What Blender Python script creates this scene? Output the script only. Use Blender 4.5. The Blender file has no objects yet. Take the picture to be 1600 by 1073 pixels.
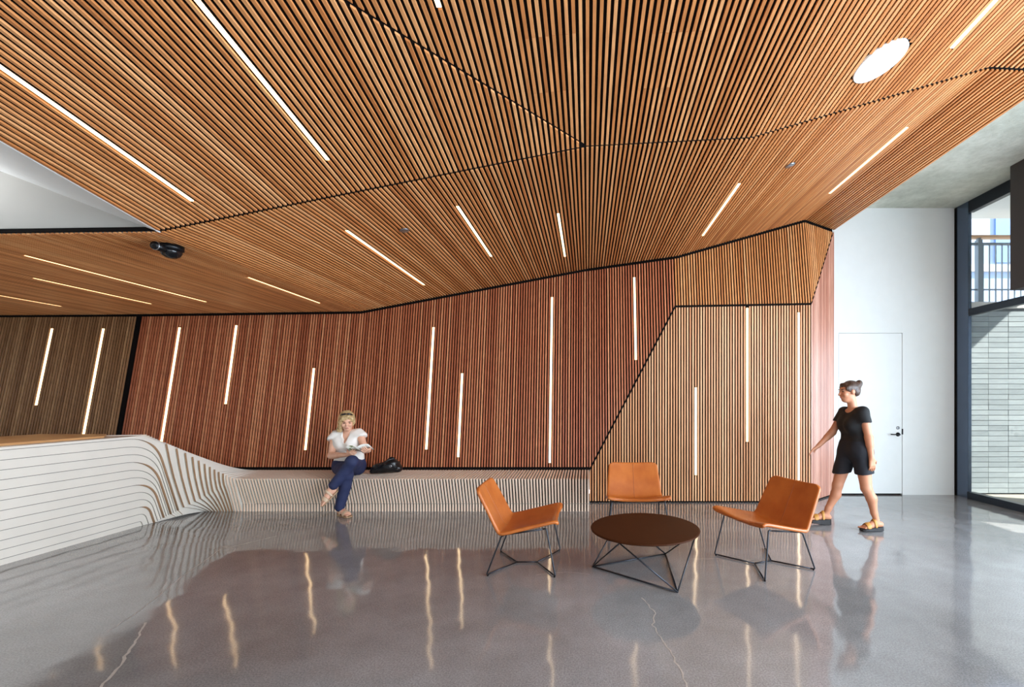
import bpy, bmesh, math, random
import numpy as np
from mathutils import Vector, Matrix
random.seed(7)
SC = bpy.context.scene
COL = SC.collection

# ------------------------------------------------------------------ camera, light, exposure
cam_d = bpy.data.cameras.new('camera')
cam_d.sensor_width = 36.0
cam_d.lens = 680.0 / 1600.0 * 36.0
cam_d.shift_x = -0.07375
cam_d.shift_y = 0.0547
cam_d.clip_start = 0.05
cam_d.clip_end = 300
cam = bpy.data.objects.new('camera', cam_d)
cam.location = (0, 0, 1.45)
cam.rotation_euler = (math.pi / 2, 0, 0)
COL.objects.link(cam)
SC.camera = cam

SC.view_settings.view_transform = 'Standard'
SC.view_settings.look = 'None'
SC.view_settings.exposure = 0.0
SC.view_settings.gamma = 1.0
SC.view_settings.use_curve_mapping = False
SC.cycles.max_bounces = 8
SC.cycles.diffuse_bounces = 5
SC.cycles.glossy_bounces = 4
SC.cycles.transparent_max_bounces = 8
SC.cycles.sample_clamp_indirect = 6.0
SC.cycles.use_denoising = True

world = bpy.data.worlds.new('daylight')
SC.world = world
world.use_nodes = True
_bg = world.node_tree.nodes['Background']
_bg.inputs['Color'].default_value = (0.80, 0.90, 1.0, 1)
_bg.inputs['Strength'].default_value = 2.9
# daylight entering through the glazed front of the lobby, behind the camera
def area(name, loc, rot, sx, sy, power, col):
    d = bpy.data.lights.new(name, 'AREA')
    d.shape = 'RECTANGLE'; d.size = sx; d.size_y = sy; d.energy = power; d.color = col
    o = bpy.data.objects.new(name, d)
    o.location = loc; o.rotation_euler = rot
    COL.objects.link(o)
    return o
area('front_glazing_light', (1.5, -3.8, 2.2), (math.radians(90), 0, 0), 7, 4.0, 100, (0.94, 0.97, 1.0))
area('side_glazing_light', (5.5, 0.9, 1.45), (math.radians(90), 0, math.radians(90)), 6.4, 2.5, 840, (0.70, 0.85, 1.0))
area('side_glazing_light_rear', (5.5, -1.4, 3.5), (math.radians(90), 0, math.radians(90)), 4.6, 1.4, 260, (0.86, 0.93, 1.0))
# added unseen fill lamp, left of the frame, brightening the soffit's sloping face
area('soffit_fill_light', (-5.7, 2.0, 2.95), (math.radians(180), math.radians(10), 0), 1.2, 2.2, 110, (0.95, 0.98, 1.0))

sun_d = bpy.data.lights.new('sun', 'SUN')
sun_d.energy = 17.0
sun_d.angle = math.radians(0.6)
sun_d.color = (1.0, 0.95, 0.86)
sun = bpy.data.objects.new('sun', sun_d)
COL.objects.link(sun)
sun.rotation_euler = Vector((-0.70, 0.30, -0.65)).to_track_quat('-Z', 'Y').to_euler()
sun.location = (14, -4, 12)

# ------------------------------------------------------------------ materials
def lin(c):
    c = c / 255.0
    return c / 12.92 if c <= 0.04045 else ((c + 0.055) / 1.055) ** 2.4
def rgb(r, g, b):
    return (lin(r), lin(g), lin(b), 1.0)

class NT:
    def __init__(s, name):
        s.m = bpy.data.materials.new(name)
        s.m.use_nodes = True
        s.t = s.m.node_tree
        s.b = s.t.nodes['Principled BSDF']
    def n(s, typ, **kw):
        nd = s.t.nodes.new(typ)
        for k, v in kw.items():
            if k.startswith('i_'):
                nd.inputs[k[2:].replace('_', ' ')].default_value = v
            else:
                setattr(nd, k, v)
        return nd
    def l(s, a, b):
        s.t.links.new(a, b)
    def coord(s, scale, kind='Object'):
        tc = s.n('ShaderNodeTexCoord')
        mp = s.n('ShaderNodeMapping')
        mp.inputs['Scale'].default_value = scale
        s.l(tc.outputs[kind], mp.inputs['Vector'])
        return mp.outputs['Vector']
    def noise(s, vec, scale=1.0, detail=3.0, rough=0.55):
        nd = s.n('ShaderNodeTexNoise')
        nd.inputs['Scale'].default_value = scale
        nd.inputs['Detail'].default_value = detail
        nd.inputs['Roughness'].default_value = rough
        s.l(vec, nd.inputs['Vector'])
        return nd.outputs['Fac']
    def ramp(s, fac, stops):
        nd = s.n('ShaderNodeValToRGB')
        el = nd.color_ramp.elements
        while len(el) < len(stops):
            el.new(0.5)
        for e, (p, c) in zip(el, stops):
            e.position = p
            e.color = c
        s.l(fac, nd.inputs['Fac'])
        return nd.outputs['Color']
    def mix(s, fac, a, b, mode='MIX'):
        nd = s.n('ShaderNodeMix', data_type='RGBA', blend_type=mode)
        if isinstance(fac, (int, float)):
            nd.inputs[0].default_value = fac
        else:
            s.l(fac, nd.inputs[0])
        for sock, v in ((nd.inputs[6], a), (nd.inputs[7], b)):
            if isinstance(v, tuple):
                sock.default_value = v
            else:
                s.l(v, sock)
        return nd.outputs[2]
    def bump(s, fac, strength, dist=0.01):
        nd = s.n('ShaderNodeBump')
        nd.inputs['Strength'].default_value = strength
        nd.inputs['Distance'].default_value = dist
        s.l(fac, nd.inputs['Height'])
        s.l(nd.outputs['Normal'], s.b.inputs['Normal'])
        return nd
    def set(s, **kw):
        for k, v in kw.items():
            k = k.replace('_', ' ')
            if isinstance(v, (int, float, tuple)):
                s.b.inputs[k].default_value = v
            else:
                s.l(v, s.b.inputs[k])
        return s.m

def mat_plain(name, col, rough=0.5, metal=0.0, var=0.06, scale=6.0, bump=0.0, bscale=60.0, spec=None):
    t = NT(name)
    v = t.coord((1, 1, 1))
    f = t.noise(v, scale, 3)
    a = tuple(max(0, c * (1 - var)) for c in col[:3]) + (1,)
    b = tuple(min(1, c * (1 + var)) for c in col[:3]) + (1,)
    t.set(Base_Color=t.ramp(f, [(0.3, a), (0.7, b)]), Roughness=rough, Metallic=metal)
    if spec is not None:
        t.b.inputs['Specular IOR Level'].default_value = spec
    if bump:
        t.bump(t.noise(v, bscale, 4), bump, 0.005)
    return t.m

def mat_wood(name, stops, scale, rough=0.42, grain=0.35):
    """timber: every piece picks its own tone, grain runs along the long axis"""
    t = NT(name)
    oi = t.n('ShaderNodeObjectInfo')
    tone = t.ramp(oi.outputs['Random'], stops)
    v = t.coord(scale)
    off = t.n('ShaderNodeVectorMath', operation='ADD')
    sc = t.n('ShaderNodeVectorMath', operation='SCALE')
    sc.inputs['Scale'].default_value = 37.0
    cmb = t.n('ShaderNodeCombineXYZ')
    for i in range(3):
        t.l(oi.outputs['Random'], cmb.inputs[i])
    t.l(cmb.outputs[0], sc.inputs[0])
    t.l(v, off.inputs[0])
    t.l(sc.outputs[0], off.inputs[1])
    g = t.noise(off.outputs[0], 1.0, 4, 0.6)
    shade = t.ramp(g, [(0.25, (1 - grain, 1 - grain * 1.15, 1 - grain * 1.3, 1)), (0.75, (1.12, 1.1, 1.06, 1))])
    t.set(Base_Color=t.mix(1.0, tone, shade, 'MULTIPLY'), Roughness=rough)
    t.b.inputs['Specular IOR Level'].default_value = 0.4
    return t.m

CEDAR = [(0.0, rgb(192, 122, 70)), (0.2, rgb(208, 138, 82)), (0.7, rgb(222, 154, 98)), (1.0, rgb(232, 172, 118))]
RED = [(0.0, rgb(164, 90, 60)), (0.3, rgb(184, 106, 72)), (0.7, rgb(204, 126, 88)), (1.0, rgb(222, 150, 108))]
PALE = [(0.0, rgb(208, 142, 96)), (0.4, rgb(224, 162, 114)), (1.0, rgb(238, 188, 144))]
SHEEN_ROSE = [(0.0, rgb(186, 124, 104)), (0.5, rgb(204, 146, 124)), (1.0, rgb(220, 168, 148))]  # pinkish window sheen on the side return, put into the slat colour
OLIVE = [(0.0, rgb(132, 92, 60)), (0.5, rgb(158, 116, 80)), (1.0, rgb(182, 140, 100))]
M = {}
M['cedar_y'] = mat_wood('cedar_ceiling_slat', CEDAR, (55, 2.0, 55))
M['cedar_z'] = mat_wood('cedar_wall_slat', CEDAR, (55, 55, 2.0))
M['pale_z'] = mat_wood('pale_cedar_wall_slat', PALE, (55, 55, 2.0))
M['sheen_rose_z'] = mat_wood('sheen_tinted_cedar_wall_slat', SHEEN_ROSE, (55, 55, 2.0), rough=0.3)
M['red_z'] = mat_wood('red_cedar_wall_slat', RED, (55, 55, 2.0))
M['olive_z'] = mat_wood('brown_cedar_wall_slat', OLIVE, (55, 55, 2.0))
M['soffit_shade'] = mat_plain('shade_toned_white_board', rgb(168, 165, 160), 0.7, var=0.01)  # shade of the upright soffit face, put into its colour
M['black'] = mat_plain('black_backing', rgb(16, 12, 11), 0.9, spec=0.1)
M['black_metal'] = mat_plain('black_metal', rgb(26, 27, 30), 0.35, 0.6)
M['wire'] = mat_plain('charcoal_wire', rgb(48, 50, 56), 0.3, 0.7)
M['white_wall'] = mat_plain('white_plaster', rgb(220, 222, 220), 0.6, var=0.015, bump=0.03)
M['white_ceiling'] = mat_plain('white_painted_board', rgb(226, 228, 228), 0.7, var=0.01)
M['white_gloss'] = mat_plain('white_enamel', rgb(236, 238, 238), 0.35, var=0.01)
M['frame'] = mat_plain('dark_bronze_frame', rgb(98, 112, 132), 0.25, 0.8, var=0.05)
M['frame_dark'] = mat_plain('black_window_frame', rgb(44, 50, 58), 0.3, 0.6, var=0.05)
M['bulkhead'] = mat_plain('charcoal_panel', rgb(52, 48, 47), 0.55, var=0.05)
M['ply_face'] = mat_plain('white_washed_plywood', rgb(229, 221, 209), 0.5, var=0.03, scale=3)
M['ply_top'] = mat_wood('oiled_plywood_top', [(0, rgb(190, 140, 92)), (1, rgb(204, 156, 106))], (30, 2, 30), grain=0.15)
def mat_ply_edge():
    t = NT('plywood_edge')
    v = t.coord((900, 3, 3))
    s = t.ramp(t.noise(v, 1.0, 1), [(0.35, rgb(232, 198, 170)), (0.65, rgb(252, 226, 206))])
    return t.set(Base_Color=s, Roughness=0.5)
M['ply_edge'] = mat_ply_edge()
M['ply_brown'] = mat_plain('plywood_edge_brown', rgb(160, 124, 92), 0.55, var=0.12, scale=20)
M['joint'] = mat_plain('grey_joint_shade', rgb(120, 112, 102), 0.6)
def mat_concrete():
    t = NT('raw_concrete')
    v = t.coord((1, 1, 1))
    a = t.noise(v, 0.9, 8, 0.62)
    b = t.noise(v, 7.0, 6, 0.7)
    c = t.ramp(a, [(0.3, rgb(176, 178, 164)), (0.5, rgb(204, 206, 192)), (0.72, rgb(224, 224, 212))])
    d = t.ramp(b, [(0.3, (0.78, 0.78, 0.76, 1)), (0.6, (1, 1, 1, 1))])
    t.set(Base_Color=t.mix(1.0, c, d, 'MULTIPLY'), Roughness=0.85)
    t.bump(b, 0.5, 0.03)
    return t.m
M['concrete'] = mat_concrete()
def mat_floor():
    t = NT('polished_concrete')
    v = t.coord((1, 1, 1))
    big = t.noise(v, 0.55, 5, 0.6)
    mid = t.noise(v, 3.0, 6, 0.65)
    fine = t.noise(v, 110.0, 2, 0.6)
    c = t.ramp(big, [(0.3, rgb(114, 112, 111)), (0.5, rgb(134, 133, 133)), (0.7, rgb(152, 152, 153))])
    c = t.mix(0.5, c, t.ramp(mid, [(0.35, (0.8, 0.8, 0.8, 1)), (0.65, (1.12, 1.12, 1.13, 1))]), 'MULTIPLY')
    c = t.mix(0.5, c, t.ramp(fine, [(0.38, (0.62, 0.62, 0.62, 1)), (0.62, (1.35, 1.35, 1.35, 1))]), 'MULTIPLY')
    r = t.ramp(t.noise(v, 1.3, 5, 0.6), [(0.3, (0.06, 0.06, 0.06, 1)), (0.7, (0.11, 0.11, 0.11, 1))])
    t.set(Base_Color=c, Roughness=r)
    t.b.inputs['IOR'].default_value = 1.6
    t.b.inputs['Coat Weight'].default_value = 0.3
    t.b.inputs['Coat Roughness'].default_value = 0.07
    wv = t.noise(v, 1.6, 2, 0.5)
    b1 = t.bump(wv, 0.16, 0.05)
    t.l(b1.outputs['Normal'], t.b.inputs['Coat Normal'])
    return t.m
M['floor'] = mat_floor()
M['crack'] = mat_plain('crack_filler', rgb(166, 158, 150), 0.3, var=0.15, scale=30)
def mat_leather():
    t = NT('tan_leather')
    v = t.coord((1, 1, 1))
    a = t.noise(v, 5.0, 4)
    c = t.ramp(a, [(0.3, rgb(164, 84, 30)), (0.7, rgb(188, 106, 46))])
    t.set(Base_Color=c, Roughness=0.36)
    t.bump(t.noise(v, 220.0, 3), 0.12, 0.002)
    return t.m
M['leather'] = mat_leather()
M['seam'] = mat_plain('leather_seam', rgb(140, 74, 30), 0.5)
M['table_top'] = mat_plain('dark_brown_table_top', rgb(58, 28, 10), 0.55, var=0.05, spec=0.12)
def mat_glow(name, col, strength):
    t = NT(name)
    t.set(Base_Color=(0.9, 0.85, 0.75, 1), Emission_Color=col, Emission_Strength=strength, Roughness=0.5)
    return t.m
M['led'] = mat_glow('warm_led_diffuser', (1.0, 0.63, 0.28, 1), 3.2)
M['round_lamp'] = mat_glow('round_lamp_diffuser', (1.0, 0.98, 0.95, 1), 0.55)
def mat_glass():
    t = NT('window_glass')
    tr = t.n('ShaderNodeBsdfTransparent')
    tr.inputs['Color'].default_value = (0.95, 0.975, 0.985, 1)
    gl = t.n('ShaderNodeBsdfGlossy')
    gl.inputs['Roughness'].default_value = 0.02
    mx = t.n('ShaderNodeMixShader')
    mx.inputs[0].default_value = 0.05
    t.l(tr.outputs[0], mx.inputs[1])
    t.l(gl.outputs[0], mx.inputs[2])
    t.l(mx.outputs[0], t.t.nodes['Material Output'].inputs['Surface'])
    return t.m
M['glass'] = mat_glass()
M['brick'] = mat_wood('pale_glazed_brick', [(0, rgb(132, 142, 147)), (1, rgb(154, 164, 169))], (6, 6, 20), rough=0.6, grain=0.08)
M['mortar'] = mat_plain('grey_mortar', rgb(76, 82, 86), 0.9)
M['paving'] = mat_plain('pale_paving', rgb(146, 142, 132), 0.8, var=0.05)
M['galv'] = mat_plain('galvanised_rail', rgb(112, 122, 132), 0.4, 0.5)
M['rail_wood'] = mat_plain('timber_rail', rgb(196, 150, 110), 0.5)
M['facade'] = mat_plain('pale_blue_facade', rgb(146, 166, 200), 0.5, var=0.03)
M['facade_dark'] = mat_plain('blue_facade_panel', rgb(112, 142, 188), 0.4, var=0.03)
M['facade_white'] = mat_plain('white_facade_band', rgb(206, 202, 198), 0.6)
M['steel'] = mat_plain('satin_steel', rgb(150, 152, 156), 0.3, 0.9)

# ------------------------------------------------------------------ helpers
def mesh_from(name, verts, faces, mats=None, smooth=False, midx=None):
    me = bpy.data.meshes.new(name)
    me.from_pydata([tuple(v) for v in verts], [], faces)
    for m in (mats or []):
        me.materials.append(m)
    if midx is not None:
        me.polygons.foreach_set('material_index', midx)
    if smooth:
        me.polygons.foreach_set('use_smooth', [True] * len(me.polygons))
    me.update()
    return me
def link(name, me, parent=None):
    o = bpy.data.objects.new(name, me)
    COL.objects.link(o)
    if parent is not None:
        o.parent = parent
    return o
def tag(o, label=None, cat=None, group=None, kind=None):
    if label: o['label'] = label
    if cat: o['category'] = cat
    if group: o['group'] = group
    if kind: o['kind'] = kind
    return o
def empty(name, loc=(0, 0, 0), rz=0.0, parent=None):
    o = bpy.data.objects.new(name, None)
    o.empty_display_size = 0.1
    o.location = loc
    o.rotation_euler = (0, 0, rz)
    COL.objects.link(o)
    if parent is not None:
        o.parent = parent
    return o
HEX = [(0, 3, 2, 1), (4, 5, 6, 7), (0, 1, 5, 4), (1, 2, 6, 5), (2, 3, 7, 6), (3, 0, 4, 7)]
def prism8(name, p, mat, parent=None):
    """eight corners: a bottom ring and a top ring; the origin sits at the middle"""
    c = sum((Vector(q) for q in p), Vector()) / 8.0
    me = mesh_from(name, [Vector(q) - c for q in p], HEX, [mat])
    o = link(name, me, parent)
    o.location = c
    return o
def box_pts(x0, x1, y0, y1, z0, z1):
    return [(x0, y0, z0), (x1, y0, z0), (x1, y1, z0), (x0, y1, z0), (x0, y0, z1), (x1, y0, z1), (x1, y1, z1), (x0, y1, z1)]
def box(name, x0, x1, y0, y1, z0, z1, mat, parent=None, bevel=0.0):
    o = prism8(name, box_pts(x0, x1, y0, y1, z0, z1), mat, parent)
    if bevel:
        bm = bmesh.new()
        bm.from_mesh(o.data)
        bmesh.ops.bevel(bm, geom=bm.edges[:], offset=bevel, segments=2, affect='EDGES')
        bm.to_mesh(o.data)
        bm.free()
    return o
def slab(name, ring, off, mat, parent=None):
    """polygon ring extruded by a vector"""
    n = len(ring)
    off = Vector(off)
    v = [Vector(p) for p in ring] + [Vector(p) + off for p in ring]
    f = [tuple(range(n)), tuple(range(2 * n - 1, n - 1, -1))]
    for i in range(n):
        j = (i + 1) % n
        f.append((i, i + n, j + n, j))
    me = mesh_from(name, v, f, [mat])
    bm = bmesh.new()
    bm.from_mesh(me)
    bmesh.ops.recalc_face_normals(bm, faces=bm.faces[:])
    bm.to_mesh(me)
    bm.free()
    return link(name, me, parent)
def fillet(pts, r, k=5):
    P = [Vector(p) for p in pts]
    out = [P[0]]
    for i in range(1, len(P) - 1):
        a, b, c = P[i - 1], P[i], P[i + 1]
        u, w = (a - b), (c - b)
        d = min(r, u.length * 0.45, w.length * 0.45)
        s, e = b + u.normalized() * d, b + w.normalized() * d
        for q in range(k + 1):
            t = q / k
            out.append((1 - t) ** 2 * s + 2 * t * (1 - t) * b + t * t * e)
    out.append(P[-1])
    return out
def tube_mesh(name, pts, r, mat, seg=10):
    P = [Vector(p) for p in pts]
    V, F = [], []
    prev = None
    for i, p in enumerate(P):
        d = (P[min(i + 1, len(P) - 1)] - P[max(i - 1, 0)]).normalized()
        if prev is None:
            a = d.orthogonal().normalized()
        else:
            a = (prev - d * prev.dot(d)).normalized()
        prev = a
        b = d.cross(a)
        rr = r[i] if isinstance(r, (list, tuple)) else r
        for k in range(seg):
            t = 2 * math.pi * k / seg
            V.append(p + (a * math.cos(t) + b * math.sin(t)) * rr)
    for i in range(len(P) - 1):
        for k in range(seg):
            k2 = (k + 1) % seg
            F.append((i * seg + k, i * seg + k2, (i + 1) * seg + k2, (i + 1) * seg + k))
    F.append(tuple(range(seg - 1, -1, -1)))
    F.append(tuple((len(P) - 1) * seg + k for k in range(seg)))
    return mesh_from(name, V, F, [mat], smooth=True)
def tube(name, pts, r, mat, parent=None, seg=10):
    return link(name, tube_mesh(name, pts, r, mat, seg), parent)
def lathe_mesh(name, prof, mat, seg=32, axis='z'):
    V, F = [], []
    for (r, z) in prof:
        for k in range(seg):
            t = 2 * math.pi * k / seg
            V.append((r * math.cos(t), r * math.sin(t), z))
    n = len(prof)
    for i in range(n - 1):
        for k in range(seg):
            k2 = (k + 1) % seg
            F.append((i * seg + k, i * seg + k2, (i + 1) * seg + k2, (i + 1) * seg + k))
    F.append(tuple(range(seg - 1, -1, -1)))
    F.append(tuple((n - 1) * seg + k for k in range(seg)))
    me = mesh_from(name, V, F, [mat], smooth=True)
    if axis == 'y':
        me.transform(Matrix.Rotation(math.pi / 2, 4, 'X'))
    if axis == 'x':
        me.transform(Matrix.Rotation(math.pi / 2, 4, 'Y'))
    return me

# ------------------------------------------------------------------ the folded timber surface: every slat lies in a plane x = const
S = 0.0381            # slat pitch
W2 = 0.0095           # half the slat width
OV = 0.0
DEEP = 0.013          # slat depth in front of the black backing
HX = [-9.6, -3.377, 0.0, 1.2825, 3.144, 3.746]
HZ = [2.68, 2.765, 3.434, 3.50, 4.05, 4.02]
YC = 3.42             # the long crease between the two rows of ceiling panels
TX = [-9.6, -3.377, 0.0, 1.2825, 3.144, 3.746]
TY = [6.48, 6.506, 6.612, 6.229, 6.307, 6.617]
def h(x): return float(np.interp(x, HX, HZ))
def ytop(x): return float(np.interp(x, TX, TY))
def c2(x): return YC + 1.0536 * x
def z_low(x, y): return h(x)
def z_b(x, y): return h(x) + 0.178 * (YC - y)
def z_a1(x, y): return 3.434 + 0.1127 * x + 0.097 * (YC - y)
def z_a(x, y): return h(x) + 0.097 * (YC - y)
def y_w1(x, z): return 6.124 + 0.165 * (z - 0.477)
def y_w0(x, z): return y_w1(x, z) - 0.04 * (-6.65 - x)
def y_f(x, z): return 6.124 - 0.315 * (x - 1.234) + 0.165 * (z - 2.756)
def y_g(x, z): return 6.124 + 0.144 * (z - 2.775)
def y_box(x, z): return 6.124
def y_t(x, z): return 6.124 + 0.522 * (x - 3.152) + 0.149 * (z - 2.79)
def y_r(x, z): return 6.124 + 0.83 * (x - 3.152)
def z_diag(x): return 0.477 + (x - 0.04) * (2.279 / 1.194)
def z_boxtop(x): return 2.756 + 0.0188 * (x - 1.234)
def z_crease(x): return 2.79 + (x - 3.152) * 2.069
def snap(x): return round(x / S) * S

# lights: surface, x, start, end (start/end run along the slat), label
LIGHTS_C = [
 ('low', -5.08, 3.92, 5.78, 'long thin warm light line on low ceiling behind black dome camera'),
 ('low', -5.885, 4.61, 5.85, 'short warm light line on low ceiling, between two longer ones at far left'),
 ('low', -7.18, 4.6, 5.92, 'warm light line on low ceiling running out of the left edge'),
 ('low', -3.67, 4.69, 5.94, 'faint warm light line on low ceiling right of the dome camera, near wall top'),
 ('low', -2.195, 3.99, 5.88, 'warm light line slanting down-right on the lower ceiling, below the left sprinkler disc'),
 ('low', -1.188, 3.95, 5.33, 'warm light line on lower ceiling right of the left sprinkler disc'),
 ('low', -0.32, 4.51, 5.86, 'short steep warm light line on lower ceiling nearest the middle'),
 ('low', 1.48, 4.26, 5.61, 'warm light line on lower ceiling leaning right, above the bright wedge panel'),
 ('low', 3.0, 4.10, 5.41, 'long warm light line on lower ceiling beside the concrete soffit'),
 ('a', 2.56, 1.6, 3.05, 'warm light line on upper ceiling in the top right corner beyond the round lamp'),
 ('a1', -0.755, 1.0, 2.235, 'warm light line on upper ceiling of which only the tip shows at top edge'),
 ('b', -2.90, 1.6, 3.188, 'long warm light line on upper left ceiling ending near the white soffit'),
 ('b', -1.835, 1.6, 3.064, 'long bright light line on upper left ceiling, the steeper of two'),
]
LIGHTS_W = [
 ('w0', -7.90, 1.368, 2.496, 'first wall light from the left, short, on brown slats'),
 ('w0', -7.165, 0.86, 2.50, 'second wall light from the left, long, just left of black wall joint'),
 ('w1', -6.045, 0.78, 2.52, 'long wall light just right of black wall joint, behind the desk'),
 ('w1', -5.23, 1.385, 2.553, 'short wall light placed high above the curved bench corner'),
 ('w1', -3.983, 0.734, 1.908, 'short wall light standing just left of the reading woman'),
 ('w1', -2.30, 0.743, 2.524, 'long wall light on red slats right of the black handbag'),
 ('w1', -1.825, 0.636, 1.833, 'short low wall light, right of a longer one above the bench'),
 ('w1', -0.53, 0.557, 2.988, 'longest wall light, reaching down to the bench behind left chair'),
 ('f', 0.697, 2.013, 3.24, 'short high wall light above the black diagonal joint'),
 ('box', 1.518, 0.387, 1.621, 'short low wall light right of the rear chair'),
 ('box', 2.242, 0.856, 2.738, 'long wall light on the pale slatted block, second from its corner'),
 ('box', 2.99, 0.315, 2.675, 'long wall light beside the outer corner of the slatted block'),
]
CUTS = {}
def add_cut(surf, x, a, b):
    CUTS.setdefault((surf, round(x / S)), []).append((a - 0.012, b + 0.012))
for s_, x_, a_, b_, _l in LIGHTS_C + LIGHTS_W:
    add_cut(s_, x_, a_, b_)
# slim butt joints seen in the near ceiling slats
def add_joint(surf, x0, x1, y):
    for k in range(math.ceil(x0 / S), math.floor(x1 / S) + 1):
        CUTS.setdefault((surf, k), []).append((y - 0.0012, y + 0.0012))
add_joint('a1', -0.36, -0.06, 2.46)
add_joint('a1', -0.36, -0.06, 2.85)
add_joint('a', 0.35, 0.71, 2.49)
add_joint('a', 0.34, 0.56, 2.88)
# round lamp cut-out in the upper ceiling
LAMP = (2.0, 2.975, 0.163)
for k in range(math.ceil((LAMP[0] - LAMP[2]) / S), math.floor((LAMP[0] + LAMP[2]) / S) + 1):
    d = math.sqrt(max(0.0, (LAMP[2] + 0.006) ** 2 - (k * S - LAMP[0]) ** 2))
    CUTS.setdefault(('a', k), []).append((LAMP[1] - d, LAMP[1] + d))

def pieces(surf, k, a, b):
    out, cur = [], a
    for (c, d) in sorted(CUTS.get((surf, k), [])):
        if d <= cur or c >= b:
            continue
        if c - cur > 0.02:
            out.append((cur, c))
        cur = d
    if b - cur > 0.02:
        out.append((cur, b))
    return out
def ceiling_slats(surf, x0, x1, zf, y0f, y1f, parent, mat):
    for k in range(math.ceil((x0 + OV * W2) / S), math.floor((x1 - OV * W2) / S) + 1):
        x = k * S
        a, b = y0f(x), y1f(x)
        sa, sb = (y0f(x + W2) - y0f(x - W2)) / 2, (y1f(x + W2) - y1f(x - W2)) / 2
        for i, (c, d) in enumerate(pieces(surf, k, a, b)):
            ea = sa if c == a else 0.0
            eb = sb if d == b else 0.0
            q = [(x - W2, c - ea), (x + W2, c + ea), (x + W2, d + eb), (x - W2, d - eb)]
            low = [(u, v, zf(x, v)) for u, v in q]
            prism8('slat', low + [(u, v, w + DEEP) for u, v, w in low], mat, parent)
def wall_slats(surf, x0, x1, yf, z0f, z1f, parent, mat):
    for k in range(math.ceil((x0 + OV * W2) / S), math.floor((x1 - OV * W2) / S) + 1):
        x = k * S
        a, b = z0f(x), z1f(x)
        if b - a < 0.03:
            continue
        sa, sb = (z0f(x + W2) - z0f(x - W2)) / 2, (z1f(x + W2) - z1f(x - W2)) / 2
        for (c, d) in pieces(surf, k, a, b):
            ea = sa if c == a else 0.0
            eb = sb if d == b else 0.0
            pts = []
            for zc, e in ((c, ea), (d, eb)):
                for u, t in ((-1, 0), (1, 0), (1, 1), (-1, 1)):
                    z = zc + u * e
                    pts.append((x + u * W2, yf(x, z) + t * DEEP, z))
            prism8('slat', pts, mat, parent)

# ------------------------------------------------------------------ room shell
XR = 5.586       # inner face of the window wall
floor = tag(slab('floor', [(-10.2, -7, 0), (XR + 0.16, -7, 0), (XR + 0.16, 6.72, 0), (-10.2, 6.72, 0)], (0, 0, -0.2), M['floor']),
            'polished grey concrete floor reflecting the timber ceiling and light lines', kind='structure')
def floor_crack(pts, w, seed):
    rr = random.Random(seed)
    P = []
    for i in range(len(pts) - 1):
        a, b = Vector(pts[i]), Vector(pts[i + 1])
        n = max(3, int((b - a).length / 0.035))
        for q in range(n):
            t = q / n
            P.append(a.lerp(b, t) + Vector((rr.uniform(-1, 1), rr.uniform(-1, 1))) * 0.007)
    P.append(Vector(pts[-1]))
    V, F = [], []
    for i, p in enumerate(P):
        d = (P[min(i + 1, len(P) - 1)] - P[max(i - 1, 0)]).normalized()
        nrm = Vector((-d.y, d.x))
        ww = w * rr.uniform(0.5, 1.3)
        V += [(p.x - nrm.x * ww, p.y - nrm.y * ww, 0.0006), (p.x + nrm.x * ww, p.y + nrm.y * ww, 0.0006)]
    for i in range(len(P) - 1):
        F.append((2 * i, 2 * i + 1, 2 * i + 3, 2 * i + 2))
    link('crack', mesh_from('crack', V, F, [M['crack']]), floor)
def fl(x, y):
    Y = 986.0 / (y - 624.0)
    return ((x - 918.0) / 680.0 * Y, Y)
floor_crack([(0.40, 3.18), (0.46, 2.96), (0.42, 2.8), (0.47, 2.55), (0.50, 2.3), (0.50, 2.1)], 0.0045, 1)
floor_crack([(-3.31, 4.62), (-3.55, 4.2), (-3.32, 3.55), (-3.05, 2.93), (-3.0, 2.72)], 0.003, 2)
floor_crack([(-2.87, 2.83), (-2.72, 2.62), (-2.55, 2.37), (-2.45, 2.19)], 0.006, 3)
floor_crack([(0.02, 3.62), (-0.18, 3.66), (-0.42, 3.60)], 0.002, 4)
floor_crack([(0.9, 3.95), (1.3, 3.98), (1.7, 3.9)], 0.002, 5)

# timber ceiling: folded black boards carrying the slats
ceiling = tag(empty('ceiling'), 'folded cedar slat ceiling with dark joints and recessed light lines', kind='structure')
def ceil_panel(label, x_list, zf, y0f, y1f):
    ring = [(x, y0f(x), zf(x, y0f(x)) + DEEP) for x in x_list] + [(x, y1f(x), zf(x, y1f(x)) + DEEP) for x in reversed(x_list)]
    # strips between folds stay planar
    root = None
    V, F = [], []
    for i in range(len(x_list) - 1):
        xa, xb = x_list[i], x_list[i + 1]
        q = [(xa, y0f(xa)), (xb, y0f(xb)), (xb, y1f(xb)), (xa, y1f(xa))]
        b = len(V)
        V += [(u, v, zf(u, v) + DEEP) for u, v in q] + [(u, v, zf(u, v) + DEEP + 0.03) for u, v in q]
        F += [tuple(b + j for j in f) for f in HEX]
    o = link('slatted_panel', mesh_from('slatted_panel', V, F, [M['black']]), ceiling)
    tag(o, label)
    return o
JG = 0.016
NEAR = -0.6
P = ceil_panel('brown low panel at far left under the white soffit', [-9.6, -3.377], z_low, lambda x: YC, lambda x: ytop(x) + 0.03)
ceiling_slats('low', -9.6, -3.377, z_low, lambda x: YC + JG, lambda x: ytop(x) - 0.012, P, M['cedar_y'])
P = ceil_panel('lower middle panel rising to the right', [-3.377, 0.0], z_low, lambda x: YC, lambda x: ytop(x) + 0.03)
ceiling_slats('low', -3.377, -0.001, z_low, lambda x: YC + JG, lambda x: ytop(x) - 0.012, P, M['cedar_y'])
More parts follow.
